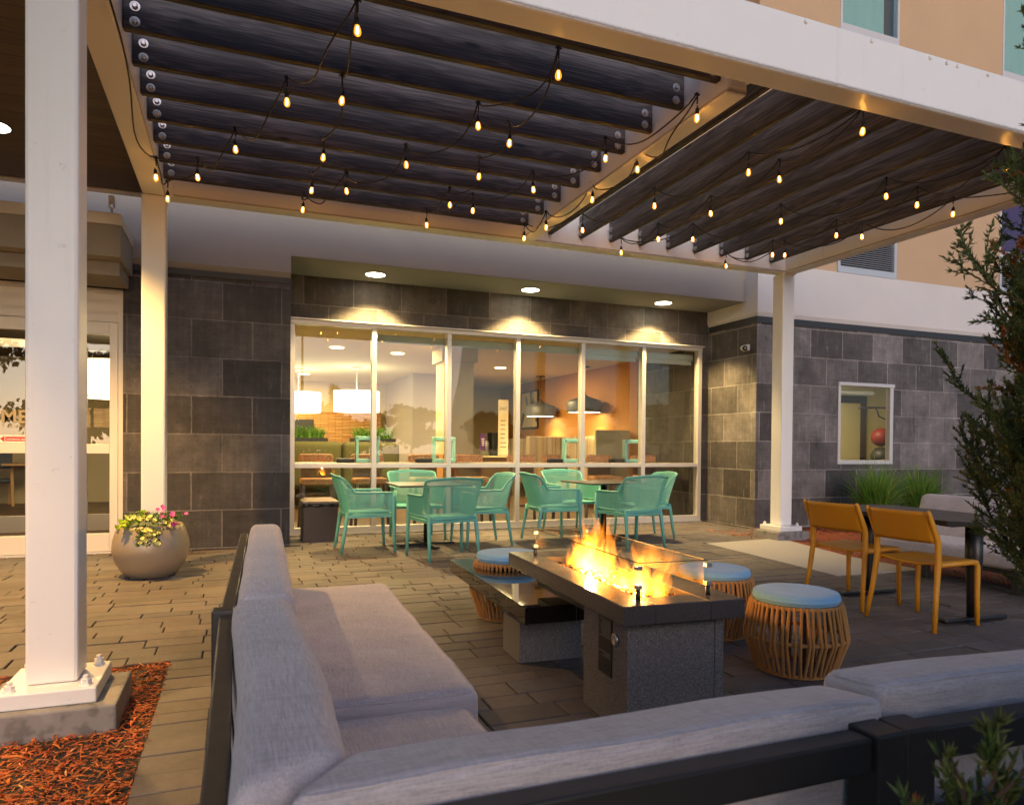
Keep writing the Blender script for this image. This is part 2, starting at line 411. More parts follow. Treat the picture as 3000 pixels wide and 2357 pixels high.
M['steel'] = simple('galvanised_steel', (.55, .56, .58), .35, .9, .15, 60)
M['chrome'] = simple('brushed_chrome', (.6, .6, .6), .42, 1.0, .03)
M['pot'] = simple('bronze_champagne_glaze', (.44, .345, .24), .36, .35, .10, 4, .12, 40)
M['soil'] = simple('potting_soil', (.03, .02, .012), .95, 0, .2)
M['brownplastic'] = simple('brown_resin', (.075, .050, .042), .5, 0, .06)
M['taupeplastic'] = simple('taupe_resin_lid', (.26, .20, .16), .5, 0, .06)
M['cable'] = simple('black_rubber', (.012, .011, .011), .5, 0, .05)
def m_leaf(name, color, color2, trans=.25):
    t = NT(name); at = t.n('Attribute', attribute_name='tint'); c = t.coords(); nz = t.noise(c, 9, 3)
    col = t.mix(1.0, t.mix(nz, color, color2), at.outputs['Color'], 'MULTIPLY')
    b = t.bsdf(col, .55, 0, None, .3)
    tl = t.n('BsdfTranslucent'); t.t.links.new(col, tl.inputs[0]); mx = t.n('MixShader'); mx.inputs[0].default_value = trans
    t.t.links.new(b.outputs[0], mx.inputs[1]); t.t.links.new(tl.outputs[0], mx.inputs[2]); t.t.links.new(mx.outputs[0], t.out.inputs[0]); return t.m
M['juniper'] = m_leaf('juniper_needles', (.14, .19, .05), (.25, .28, .085), .4)
M['twig'] = simple('reddish_bark', (.12, .06, .03), .85, 0, .2, 30, .4, 60)
M['grass'] = m_leaf('grass_blades', (.10, .24, .035), (.20, .38, .07), .4)
M['treeleaf'] = m_leaf('dark_tree_leaves', (.03, .05, .012), (.05, .07, .02), .2)
M['lime'] = m_leaf('lime_leaves', (.34, .52, .02), (.45, .62, .04), .3)
M['green'] = m_leaf('green_leaves', (.06, .15, .015), (.10, .22, .03), .25)
M['petal_y'] = simple('pale_yellow_petals', (.78, .72, .22), .6, 0, .1)
M['petal_p'] = simple('magenta_petals', (.72, .10, .40), .6, 0, .15)
# ================================================================== ground
def struct(name, mb, mat, **k):
    return tag(mb.build(name, mat, **k), kind='structure')
struct('ground', MB().box(-90, 90, -90, 60, -.30, -.062), M['asphalt'])
struct('patio_bedding', MB().box(-7, 6.9, -3, 9.1, -.20, -.012), M['joint'])
def slab_left(y): return 5.16-.098*(6.88-y) if y > 4.76 else None
def patio():
    mb = MB(); rng = random.Random(3); y = -1.2
    while y < 8.98:
        h = rng.choice((.120, .143, .143, .165))
        if y < 4.02 < y+h: h = 4.02-y
        y1 = min(y+h, 8.98)
        xl = -5.6 if y >= 4.019 else -.32
        sl = slab_left((y+y1)/2)
        if y > 6.9: xr = 6.72
        elif sl is not None: xr = sl
        else: xr = 5.95
        x = xl-rng.random()*.4 if y >= 4.019 else xl
        while x < xr-.02:
            L = rng.choice((.22, .30, .30, .36, .45, .60)); x1 = min(x+L, xr)
            if xr-x1 < .08: x1 = xr
            g = .0028+rng.random()*.0022; gy = .0012+rng.random()*.0014
            dz = rng.uniform(-.0035, .0025); tx, ty = rng.uniform(-.004, .004), rng.uniform(-.006, .006)
            b = rng.uniform(.78, 1.12); w = rng.uniform(-.05, .05); col = (b*(1+w), b, b*(1-w))
            cx, cy = (x+x1)/2, (y+y1)/2
            def P(px, py, z): return (px, py, z+(px-cx)*tx+(py-cy)*ty)
            e = .0035
            a0, a1, b0, b1 = x+g, x1-g, y+gy, y1-gy
            vs = [P(a0,b0,-.04), P(a1,b0,-.04), P(a1,b1,-.04), P(a0,b1,-.04), P(a0,b0,dz-e), P(a1,b0,dz-e), P(a1,b1,dz-e), P(a0,b1,dz-e),
                  P(a0+e,b0+e,dz), P(a1-e,b0+e,dz), P(a1-e,b1-e,dz), P(a0+e,b1-e,dz)]
            if not (y > 8.1 and -1.10 < cx < .56 and y1 > 8.2) :
                mb.add(vs, [(0,1,5,4),(1,2,6,5),(2,3,7,6),(3,0,4,7),(4,5,9,8),(5,6,10,9),(6,7,11,10),(7,4,8,11),(8,9,10,11)], False, col)
            x = x1
        y = y1
    struct('patio', mb, M['paver'])
patio()
struct('concrete_path', MB().prism([(5.155, 6.885), (6.345, 6.99), (5.97, 5.55), (5.97, 4.72), (4.955, 4.745)], -.05, .006), M['slab'])
struct('planting_bed', MB().box(5.97, 20, -4, 7.93, -.1, -.006), M['mulch_bed'])
struct('mulch_ground', MB().box(-6, -.335, -6, 4.005, -.1, -.022), M['mulch_bed'])
def chips(name, n, region, label, seed, big=.10, zb=-.015):
    rng = random.Random(seed); mb = MB()
    for i in range(n):
        x, y = region(rng)
        L = rng.choice((.018, .025, .03, .04, .055))*rng.uniform(.8, 1.3); w = rng.uniform(.0025, .007)
        if rng.random() < big*.5: L *= 1.5; w *= 2.2
        a = rng.gauss(.35, .9); tl = rng.gauss(0, .22); z = zb+rng.random()**1.5*.022
        d = Vector((math.cos(a)*math.cos(tl), math.sin(a)*math.cos(tl), math.sin(tl)))
        q = d.cross(Vector((rng.gauss(0, .5), rng.gauss(0, .5), 1))).normalized(); nn = q.cross(d)
        c = Vector((x, y, z)); t = w*.45
        k = rng.uniform(.45, 1.25); col = (k*rng.uniform(.9, 1.1), k*rng.uniform(.8, 1.35), k*rng.uniform(.7, 1.5))
        if rng.random() < .06: col = (k*1.1, k*2.3, k*4)
        if rng.random() < .08: col = (k*.35, k*.6, k*1.2)
        e = c+d*L/2; s_ = c-d*L/2
        vs = [s_+q*w*.5-nn*t, s_-q*w*.5-nn*t, s_+nn*t*.4, e+q*w*.2-nn*t, e-q*w*.25-nn*t, e+nn*t*.3, c+q*w*.55+nn*t, c-q*w*.6+nn*t*.9]
        mb.add(vs, [(0,1,7,6),(0,6,2),(1,2,7),(2,6,7),(6,7,4,3),(3,4,5),(6,3,5),(7,5,4)], False, col)
    return tag(mb.build(name, M['mulch']), label, 'mulch', kind='stuff')
def reg_left(r):
    while True:
        x, y = r.uniform(-1.75, -.315), r.uniform(1.7, 4.01)
        if not (-.88 < x < -.47 and 3.14 < y < 3.55): return x, y
chips('bark_mulch', 15000, reg_left, 'red shredded bark mulch around the big white pergola post', 5)
def reg_right(r):
    while True:
        x, y = r.uniform(5.95, 9.5), r.uniform(2.6, 7.9)
        if y > 7.0 or x > 6.33-(6.95-y)*.26: return x, y
chips('bark_mulch', 9000, reg_right, 'red shredded bark mulch along the foot of the grey block wall', 6, zb=.0)

# ================================================================== hotel building
B = thing('hotel_building', 'hotel with dark block base, pale stucco band and orange upper storeys', 'building')
XL, XR = -1.085, .555          # left block pier
mb = MB().box(XL, XR, 8.19, 9.15, -.05, 2.93)
mb.box(XR, 6.755, 9.02, 9.25, 2.655, 3.215).box(XR, .60, 9.0, 9.25, -.05, 2.66)
mb.box(6.60, 6.755, 9.0, 9.25, -.05, 2.66)
mb.build('block_wall', M['block'], B)
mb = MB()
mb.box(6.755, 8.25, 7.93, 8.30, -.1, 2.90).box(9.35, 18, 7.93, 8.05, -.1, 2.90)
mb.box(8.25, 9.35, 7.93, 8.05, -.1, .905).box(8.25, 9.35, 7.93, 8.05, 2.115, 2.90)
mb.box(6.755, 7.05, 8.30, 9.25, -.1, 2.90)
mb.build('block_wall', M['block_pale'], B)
mb = MB().box(-7, XR, 8.15, 8.6, 3.02, 5.2).box(XR, 6.735, 8.15, 8.6, 3.207, 5.2)
mb.add([(-7,8.19,2.965),(XR,8.19,2.965),(XR,8.15,3.02),(-7,8.15,3.02),(-7,8.5,2.965),(XR,8.5,2.965)], [(0,1,2,3),(4,5,1,0)])
mb.add([(XR,8.15,3.207),(XR,8.15,3.02),(XR,8.19,2.965),(XR,9.02,2.965),(XR,9.02,3.207)], [(0,1,2,3,4)])
mb.build('stucco_fascia', M['stucco'], B)
MB().box(XR+.003, 6.732, 8.16, 9.02, 3.205, 3.23).build('soffit', M['stucco_soffit'], B)
mb = MB()
mb.box(6.735, 18, 7.90, 8.3, 3.03, 3.715).box(6.735, 7.05, 8.3, 9.05, 3.03, 3.715)
mb.add([(6.76,7.925,2.975),(18,7.925,2.975),(18,7.90,3.03),(6.735,7.90,3.03),(6.76,9.05,2.975),(6.735,9.05,3.03)], [(0,1,2,3),(4,0,3,5)])
mb.box(6.76, 18, 7.926, 8.3, 2.972, 3.03).box(6.762, 7.05, 8.3, 9.05, 2.972, 3.03)
mb.build('stucco_band', M['stucco_white'], B)
MB().box(XL-.0, XR+.012, 8.175, 8.3, 2.90, 2.962).build('flashing', M['flash'], B)
mb = MB().box(6.742, 18, 7.915, 8.05, 2.885, 2.972).box(6.742, 6.80, 8.05, 9.0, 2.885, 2.972)
mb.build('flashing', M['flash'], B)
mb = MB()
gx = [(8.2, 9.375), (11.69, 12.87), (15.2, 16.4)]
xs = [6.74]+[v for g in gx for v in g]+[18.5]
for i in range(0, len(xs), 2): mb.box(xs[i], xs[i+1], 7.935, 8.3, 3.716, 13)
for a, b in gx:
    mb.box(a, b, 7.935, 8.3, 5.9, 6.68).box(a, b, 7.935, 8.3, 8.95, 13)
mb.box(-7, 6.74, 8.25, 8.6, 5.2, 13)
mb.build('upper_wall', M['stucco_orange'], B)

CURT = {'teal': simple('teal_curtain', (.30, .52, .50), .8, 0, .04), 'purple': simple('purple_curtain', (.065, .018, .10), .8, 0, .1)}
louver_m = simple('louver_aluminium', (.55, .56, .58), .4, .3, .04)
def guest_window(x0, x1, z0, z1, curt):
    w = MB(); y0, y1 = 7.925, 8.0; f = .04
    w.box(x0, x0+f, y0, y1, z0, z1).box(x1-f, x1, y0, y1, z0, z1).box(x0+f, x1-f, y0, y1, z1-f, z1).box(x0+f, x1-f, y0, y1, z0, z0+.10)
    wf = w.build('window', M['alu_white'], B)
    MB().box(x0+f, x1-f, 7.95, 7.956, z0+.10, z1-f).build('pane', M['glass'], wf)
    c = MB(); n = 40
    for i in range(n):
        a = x0+f+(x1-x0-2*f)*(.0+.88*i/n); b = x0+f+(x1-x0-2*f)*.88*(i+1)/n
        ya, yb = 8.06+.004*math.sin(i*.8), 8.06+.004*math.sin((i+1)*.8)
        c.add([(a,ya,z0),(b,yb,z0),(b,yb,z1),(a,ya,z1),(a,ya+.01,z0),(b,yb+.01,z0),(b,yb+.01,z1),(a,ya+.01,z1)], [(0,1,2,3),(5,4,7,6)], True)
    c.build('curtain', CURT[curt], wf)
def louver(x0, x1, z0, z1):
    f = .05; w = MB(); y0, y1 = 7.915, 7.99
    w.box(x0, x0+f, y0, y1, z0, z1).box(x1-f, x1, y0, y1, z0, z1).box(x0+f, x1-f, y0, y1, z1-f, z1).box(x0+f, x1-f, y0, y1, z0, z0+.09)
    lv = w.build('louver_vent', louver_m, B)
    s = MB(); z = z0+.10
    while z < z1-f:
        s.add([(x0+f,7.925,z),(x1-f,7.925,z),(x1-f,7.965,z+.018),(x0+f,7.965,z+.018),(x0+f,7.925,z-.005),(x1-f,7.925,z-.005)], [(0,1,2,3),(4,5,1,0)]); z += .031
    s.box(x0+f, x1-f, 7.985, 7.99, z0+.09, z1-f)
    s.build('slats', louver_m, lv)
    MB().box(x0+f, x1-f, 7.98, 7.984, z0+.09, z1-f).build('backing', M['black'], lv)
for i, (a, b) in enumerate(gx):
    louver(a, b, 3.725, 4.31); guest_window(a, b, 4.31, 5.9, 'teal' if i != 1 else 'purple')
    louver(a, b, 6.68, 7.255); guest_window(a, b, 7.265, 8.95, 'teal')
# dining room window (storefront)
def storefront():
    X = [.605, 1.625, 2.609, 3.588, 4.581, 5.580, 6.60]; w = MB(); y0, y1 = 8.955, 9.06
    w.box(.605, 6.60, y0, y1, .02, .105).box(.605, 6.60, y0-.012, y1, 2.60, 2.652)
    w.box(.605, .66, y0, y1, .105, 2.60).box(6.535, 6.60, y0, y1, .105, 2.60)
    for x in X[1:-1]: w.box(x-.031, x+.031, y0, y1, .105, 2.60)
    e = [.66]+[v for x in X[1:-1] for v in (x-.031, x+.031)]+[6.535]
    for i in range(0, 12, 2): w.box(e[i], e[i+1], y0+.002, y1-.002, .842, .898)
    fr = w.build('window', M['alu'], B, bevel=.003)
    for i in range(0, 12, 2):
        MB().box(e[i], e[i+1], 9.0, 9.006, .105, .842).build('pane', M['glass'], fr)
        MB().box(e[i], e[i+1], 9.0, 9.006, .898, 2.60).build('pane', M['glass'], fr)
    MB().box(.60, 6.61, 8.90, 9.0, 2.653, 2.668).build('head_flashing', M['alu'], fr)
    MB().box(.58, 6.62, 8.93, 9.2, -.06, .02).build('sill_curb', M['plinth'], fr)
    bl = simple('roller_shade_fabric', (.42, .46, .42), .8, 0, .04)
    for i in range(2, 12, 2):
        MB().cbox(e[i]-.02, e[i+1]+.02, 9.12, 9.18, 2.47, 2.56, .01).box(e[i], e[i+1], 9.145, 9.149, 2.40 if i > 6 else 2.46, 2.5).build('roller_shade', bl, fr)
storefront()
# small fitness room window
w = MB().box(8.25, 8.295, 7.915, 8.0, .905, 2.115).box(9.285, 9.35, 7.915, 8.0, .905, 2.115).box(8.295, 9.285, 7.915, 8.0, .905, .965).box(8.24, 9.36, 7.90, 8.0, 2.068, 2.118)
sw = w.build('window', M['alu_white'], B, bevel=.003)
MB().box(8.295, 9.285, 7.945, 7.951, .965, 2.068).build('pane', M['glass'], sw)
MB().tube([(8.3, 8.12, 1.985), (9.15, 8.12, 1.985)], .035, 14).build('roller_shade', simple('ivory_shade', (.62, .58, .45), .7), sw)

# entrance door
def entrance():
    x1 = -1.085; d = MB(); y0, y1 = 8.235, 8.33
    d.box(x1-.048, x1, y0-.01, y1, -.02, 2.70).box(-5.5, x1, y0-.012, y1, 2.655, 2.70)
    d.box(-5.5, x1-.048, y0+.012, y1, 2.40, 2.655)
    for z in (2.44, 2.455, 2.47, 2.545, 2.56, 2.575, 2.59): d.box(-5.5, x1-.048, y0+.008, y0+.0118, z, z+.006)
    d.box(-5.5, x1-.048, y0-.004, y1, 2.365, 2.40)
    fr = d.build('entrance_door', M['door_alu'], B, bevel=.002)
    def leaf(a, b):
        l = MB()
        l.box(a, a+.075, y0, y1-.02, .02, 2.36).box(b-.075, b, y0, y1-.02, .02, 2.36).box(a+.075, b-.075, y0, y1-.02, 2.235, 2.36)
        l.box(a+.075, b-.075, y0, y1-.02, 1.02, 1.115).box(a+.075, b-.075, y0, y1-.02, .02, .20)
        return l.build('door_leaf', M['door_alu'], fr, bevel=.003)
    for a, b in ((-2.55, -1.137), (-4.05, -2.62)):
        leaf(a, b)
        MB().box(a+.075, b-.075, 8.28, 8.286, .20, 1.02).build('pane', M['glass_door'], fr)
        MB().box(a+.075, b-.075, 8.28, 8.286, 1.115, 2.235).build('pane', M['glass_door'], fr)
    MB().box(-5.5, x1, 8.20, 8.34, -.03, .018).build('threshold', M['alu'], fr)
    vin = simple('frosted_vinyl', (.42, .34, .22), .7)
    wht = simple('white_sticker_vinyl', (.8, .78, .76), .5); red = simple('red_sticker_vinyl', (.60, .02, .03), .5)
    def text(s, x, z, size, mat, sp=1.0, bold=.0, y=8.274):
        c = bpy.data.curves.new('lettering', 'FONT'); c.body = s; c.size = size; c.extrude = .0008; c.offset = bold; c.space_character = sp
        tmp = bpy.data.objects.new('tmp', c); COL.objects.link(tmp)
        me = bpy.data.meshes.new_from_object(tmp.evaluated_get(bpy.context.evaluated_depsgraph_get()))
        bpy.data.objects.remove(tmp); me.materials.clear(); me.materials.append(mat)
        o = bpy.data.objects.new('lettering', me); COL.objects.link(o); o.location = (x, y, z); o.rotation_euler = (R(90), 0, 0); o.parent = fr
        return o
    text('ME', -2.158, 1.321, .180, vin, 1.0, .004)
    text('Y HILTON', -2.150, 1.275, .038, vin, 1.35, .0008)
    b = MB().box(-2.168, -1.93, 8.2755, 8.278, 1.122, 1.198); b.build('sticker', wht, fr)
    MB().box(-2.118, -1.935, 8.2735, 8.275, 1.138, 1.182).add([(-2.162,8.2735,1.16),(-2.124,8.2735,1.128),(-2.124,8.2735,1.192),(-2.162,8.275,1.16),(-2.124,8.275,1.128),(-2.124,8.275,1.192)], [(0,1,2),(5,4,3),(0,3,4,1),(1,4,5,2),(2,5,3,0)]).build('sticker_arrow', red, fr)
    text('AUTOMATIC SLIDING', -2.108, 1.150, .0215, wht, .92, .0006, 8.2725)
    st = MB(); rng = random.Random(2)
    for k in range(22):
        z = 1.29+k*.0088
        for xx in (-1.48, -1.36, -1.27): st.box(xx, xx+rng.uniform(.08, .10), 8.2755, 8.278, z, z+rng.uniform(.003, .006))
    st.build('frosted_band', vin, fr)
entrance()
# small flat canopy above the door and its hanger
can = thing('door_canopy', 'flat stucco box canopy with metal cap above the glass entrance door', 'canopy', (-3.2, 7.8, 2.83))
mb = MB().box(-5.5, -.995, 7.35, 8.148, 2.83, 3.115).box(-5.5, -1.03, 7.55, 8.148, 2.70, 2.828); mb.build('canopy_box', M['stucco'], can, off=(-3.2, 7.8, 2.83))
MB().box(-5.5, -.985, 7.338, 8.149, 3.117, 3.222).build('metal_cap', M['door_alu'], can, off=(-3.2, 7.8, 2.83), bevel=.004)
mb = MB().tube([(-1.075, 7.42, 3.22), (-1.075, 7.42, 3.29)], .012, 8).cbox(-1.10, -1.05, 7.40, 7.44, 3.33, 3.40, .004)
mb.tube([(-1.09, 7.42, 3.345), (-1.095, 7.42, 3.30), (-1.075, 7.42, 3.275), (-1.055, 7.42, 3.30), (-1.06, 7.42, 3.345)], .009, 6)
mb.build('hanger_rod', M['door_alu'], can, off=(-3.2, 7.8, 2.83))

# timber ceiling of the entrance porch, left of the pergola
def m_planks():
    t = NT('brown_plank_ceiling'); c = t.coords(); sp = t.n('SeparateXYZ'); t.t.links.new(c, sp.inputs[0])
    fr = t.math('FRACT', t.math('DIVIDE', sp.outputs[1], .14)); gr = t.ramp(fr, [(0.0, 0.0), (.03, 0.0), (.06, 1.0), (.96, 1.0), (1.0, 0.0)])
    row = t.math('FLOOR', t.math('DIVIDE', sp.outputs[1], .14)); wn = t.n('TexWhiteNoise', noise_dimensions='1D'); t.t.links.new(row, wn.inputs['W'])
    g = t.noise(t.coords(scale=(1.5, 45, 45)), 1.0, 4)
    col = t.ramp(t.math('ADD', g, t.math('MULTIPLY', wn.outputs[0], .25)), [(.35, (.030, .017, .008)), (.75, (.085, .050, .022))])
    t.bsdf(t.mix(gr, (.004, .003, .002), col), .5, 0, t.bump(gr, .5, .006)); return t.m
pc = thing('porch_roof', 'dark brown plank ceiling over the entrance at top left', 'porch roof', (-3.2, 3, 3.4))
MB().box(-5.6, -.80, -2, 7.22, 3.4, 3.62).build('plank_ceiling', m_planks(), pc, off=(-3.2, 3, 3.4))
MB().box(-5.6, -.80, 7.223, 7.33, 3.39, 3.46).box(-5.6, -.80, 7.223, 7.27, 3.462, 3.64).build('edge_channel', M['door_alu'], pc, off=(-3.2, 3, 3.4))

# ================================================================== pergola
P_ = thing('pergola', 'white steel pergola with dark stained timber joists over the patio', 'pergola')
ZB, ZT = 3.30, 3.655
def rb(mb, x0, x1, y0, y1, z0, z1, c=.014):
    return mb.cbox(x0, x1, y0, y1, z0, z1, c)
rb(MB(), -.772, -.589, 3.445, 7.09, ZB, ZT).build('beam', M['white_rust'], P_)                 # left
rb(MB(), -.775, 7.4, 3.259, 3.442, ZB, ZT).build('beam', M['white_rust'], P_)                  # front
rb(MB(), -.585, 6.305, 6.90, 7.075, ZB, ZT).build('beam', M['white_rust'], P_)                 # back
rb(MB(), 2.783, 2.937, 3.56, 6.897, ZB, ZT).build('beam', M['white_rust'], P_)                 # middle
rb(MB(), 6.308, 6.49, 3.445, 6.935, ZB, ZT).build('beam', M['white_rust'], P_)                 # right
mb = MB().box(2.80, 2.92, 3.548, 3.56, ZB+.03, ZT-.02).box(2.84, 2.86, 3.443, 3.548, ZB+.09, ZT-.04).box(2.90, 2.93, 3.443, 3.548, ZB+.06, ZB+.14)
mb.build('connection_plate', M['white'], P_, bevel=.003)
for b in ((6.292, 6.3075, 6.905, 7.06, 3.285, 3.62), (6.325, 6.47, 6.90, 6.935, 3.283, 3.62), (-.5885, -.52, 6.893, 6.899, 3.29, 3.63), (-.78, -.58, 6.92, 7.09, 3.245, 3.30)):
    MB().box(*b).build('connection_plate', M['white'], P_, bevel=.003)
bolt_me = None
def bolt(parent, loc, axis):
    global bolt_me
    if bolt_me is None:
        mb = MB().lathe([(.0, 0), (.027, 0), (.027, .004), (.015, .0042), (.015, .016), (.011, .020), (.0, .020)], 16); mb.sm = [False]*len(mb.sm)
        o = mb.build('bolt', M['steel'], parent); bolt_me = o.data
    else:
        o = bpy.data.objects.new('bolt', bolt_me); COL.objects.link(o); o.parent = parent
    o.location = loc
    o.rotation_euler = {'-y': (R(90), 0, 0), '-x': (0, R(-90), 0), 'z': (0, 0, 0)}[axis]
    return o
JZ0, JZ1 = 3.39, 3.625
for i in range(9):
    y = 3.665+.3845*i
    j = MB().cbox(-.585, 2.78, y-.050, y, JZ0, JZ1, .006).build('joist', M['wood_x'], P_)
    for x in (-.525, 2.715):
        for z in (3.432, 3.515): bolt(j, (x, y-.050, z), '-y')
    MB().box(-.585, -.56, y+.0005, y+.010, JZ0+.02, JZ1).box(2.755, 2.7825, y+.0005, y+.010, JZ0+.02, JZ1).build('end_angle', M['white'], j)
for i in range(9):
    x = 3.09+.370*i
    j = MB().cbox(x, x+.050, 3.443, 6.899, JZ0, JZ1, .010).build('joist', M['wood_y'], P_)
    for z in (3.432, 3.515): bolt(j, (x, 6.85, z), '-x')
def post(x0, y0, w, zb, plate=True):
    p = rb(MB(), x0, x0+w, y0, y0+w, zb, ZB-.002, .014).build('post', M['white'], P_)
    if not plate: return
    c = x0+w/2; d = y0+w/2
    bp = MB().cbox(c-.17, c+.17, d-.185, d+.185, zb-.062, zb-.0005, .006).build('base_plate', M['white'], p)
    for sx in (-1, 1):
        for sy in (-1, 1):
            a, b = c+sx*.128, d+sy*.143
            MB().lathe([(.0, 0), (.024, 0), (.024, .006), (.019, .0065), (.019, .026), (.011, .027), (.011, .040), (.0, .042)], 6, (a, b, zb-.001)).build('anchor_bolt', M['white'], p)
    MB().cbox(c-.245, c+.245, d-.225, d+.215, -.12, zb-.063, .010).build('concrete_footing', M['plinth'], p)
post(-.772, 3.259, .183, .165)
post(6.308, 6.941, .183, .165)
post(6.308, 3.259, .183, .165)
post(-.776, 6.90, .192, -.04, False)
# bolt heads along the front beam's outer face
for x in (3.10, 3.62, 4.12, 4.27, 4.37, 4.66, 2.2, 1.2):
    b = MB().lathe([(.0, 0), (.013, 0), (.013, .010), (.009, .013), (0, .013)], 6).build('bolt_head', M['white'], P_); b.location = (x, 3.2585, 3.625); b.rotation_euler = (R(90), 0, 0)

# ================================================================== recessed lights
lamp_disc = emit('lamp_lens', (1, .90, .66), 14.0)
def downlight(name, label, x, y, z, r, power, size, blend=.25, color=(1, .78, .46), group=None, tilt=(0, 0)):
    t = thing(name, label, 'light', (x, y, z), 0, group)
    MB().lathe([(r, -.001), (r+.018, -.004), (r+.018, .0), (r, .004)], 28, cap=False).build('trim_ring', M['flash'] if r > .1 else M['alu'], t)
    MB().lathe([(.0, -.002), (r, -.002), (r, .0), (0, .0)], 28).build('lens', lamp_disc, t)
    l = bpy.data.lights.new('spot', 'SPOT'); l.energy = power; l.spot_size = R(size); l.spot_blend = blend; l.color = color; l.shadow_soft_size = r*.6
    o = bpy.data.objects.new('spot', l); COL.objects.link(o); o.location = (0, 0, -.02); o.rotation_euler = (R(tilt[0]), R(tilt[1]), 0); o.parent = t
    return t
for (x, y), pos in zip(((1.572, 8.635), (3.63, 8.655), (5.71, 8.675)), ('beside the left block pier', 'in the middle of the soffit', 'nearest the security camera')):
    downlight('soffit_light', 'round recessed downlight '+pos+', over the dining window', x, y, 3.203, .115, 330, 112, .40, (1, .69, .27), 'downlights in the soffit')
downlight('porch_light', 'bright round downlight in the brown plank ceiling at the left edge', -1.645, 6.12, 3.398, .11, 600, 120, .55, (1, .56, .15))
downlight('porch_light', 'round porch downlight out of frame at left, lighting the white post and mulch', -1.75, 2.45, 3.398, .12, 330, 74, .6, (1, .60, .24))
# ================================================================== string lights
m_fil = emit('glowing_filament', (1, .54, .14), 85.0)
def m_bulb():
    t = NT('amber_bulb_glass'); e = t.n('Emission', Color=(1, .34, .022), Strength=1.5); tr = t.n('BsdfTransparent', Color=(1, .78, .42)); gl = t.n('BsdfGlossy', Roughness=.05)
    lw = t.n('LayerWeight', Blend=.35); m1 = t.n('MixShader'); m2 = t.n('MixShader', Fac=.06)
    t.t.links.new(t.math('MULTIPLY_ADD', lw.outputs['Facing'], .6, .25), m1.inputs[0]); t.t.links.new(tr.outputs[0], m1.inputs[1]); t.t.links.new(e.outputs[0], m1.inputs[2])
    t.t.links.new(m1.outputs[0], m2.inputs[1]); t.t.links.new(gl.outputs[0], m2.inputs[2]); t.t.links.new(m2.outputs[0], t.out.inputs[0]); return t.m
m_bulb = m_bulb()
SL = [(-.579,6.036),(-.537,6.51),(-.29,6.094),(-.012,5.4),(.281,4.535),(.564,3.636),(.596,4.432),(.586,5.345),(.573,6.064),(.544,6.551),(.841,5.953),(1.173,5.211),(1.464,4.398),(1.68,3.626),(1.748,4.566),(1.76,5.257),(1.732,5.966),(1.684,6.588),(1.962,6.026),(2.245,5.309),(2.488,4.544),(2.729,3.786)]
SR = [(2.812,4.639),(2.801,5.343),(2.742,6.165),(2.704,6.627),(3.095,6.097),(3.374,5.279),(3.638,4.387),(3.829,3.506),(3.937,4.389),(3.951,5.261),(3.923,6.061),(3.848,6.66),(4.278,5.981),(4.669,5.178),(5.024,4.353),(5.286,3.553),(5.412,4.379),(5.454,5.29),(5.395,6.104),(5.268,6.72),(5.536,6.074),(5.765,5.269),(5.923,4.434)]
bulb_me = {}
def bulb_at(root, x, y, z, rng):
    # z = top clip; glass centre hangs about 17 cm below
    def part(nm, mk, mat, par, loc=(0, 0, 0)):
        if nm not in bulb_me:
            o = mk().build(nm, mat, par); bulb_me[nm] = o.data
        else:
            o = bpy.data.objects.new(nm, bulb_me[nm]); COL.objects.link(o); o.parent = par
        o.location = loc; return o
    g = part('bulb', lambda: MB().lathe([(0, -.044), (.008, -.043), (.017, -.036), (.0225, -.024), (.0235, -.010), (.020, .008), (.0145, .024), (.0115, .034), (0, .035)], 16), m_bulb, root, (x, y, z-.155))
    g.scale = (.78, .78, .74); g.rotation_euler = (rng.gauss(0, .07), rng.gauss(0, .07), rng.random()*6)
    part('socket', lambda: MB().lathe([(0, .028), (.0155, .028), (.0165, .036), (.0165, .068), (.012, .076), (.006, .085), (.0045, .10), (0, .10)], 12), M['cable'], g)
    part('filament', lambda: MB().tube([(.004, 0, .02), (.006, .002, -.02), (.0, .003, -.028), (-.005, 0, -.02), (-.004, -.002, .02)], .0042, 5), m_fil, g)
def string(label, pts, seed, lead=None, tail=None):
    rng = random.Random(seed)
    root = thing('string_light', label, 'string lights', (0, 0, 0), 0, 'festoon strings under the pergola joists')
    mb = MB(); clips = []
    for x, y in pts:
        z = 3.388+rng.uniform(-.02, .004)
        if x < -.5: z -= .06
        clips.append(Vector((x, y, z)))
    seq = ([Vector(lead)] if lead else [])+clips+([Vector(tail)] if tail else [])
    for a, b in zip(seq, seq[1:]):
        d = (b-a).length; sag = min(.19, .07+.11*d)*rng.uniform(.6, 1.25); w = rng.uniform(-.06, .06); q = Vector((b-a)).cross(Vector((0, 0, 1))).normalized()
        n = 14; p = []
        for i in range(n+1):
            t = i/n; k = 4*t*(1-t)
            ts = t+.06*math.sin(2*math.pi*t)*rng.choice((1, 1))
            p.append(a.lerp(b, t)+Vector((0, 0, -sag*(k**.8)))+q*(w*math.sin(2*math.pi*t)))
        mb.tube(p, .0052, 6)
    for c in clips:
        mb.tube([c+Vector((0, 0, .004)), c+Vector((.002, 0, -.04)), c+Vector((0, 0, -.07))], [.007, .005, .0045], 6)
        mb.tube([c+Vector((-.018, 0, -.012)), c, c+Vector((.018, 0, -.012))], .006, 6)
    if lead is None:
        mb.cbox(pts[0][0]-.012, pts[0][0]+.012, pts[0][1]-.03, pts[0][1]+.03, 3.30, 3.325, .004)
    mb.build('cord', M['cable'], root)
    for c in clips: bulb_at(root, c.x, c.y, c.z, rng)
    return root
string('string of amber bulbs looped under the left bay of joists', SL, 4, lead=(-.605, 3.6, 3.36))
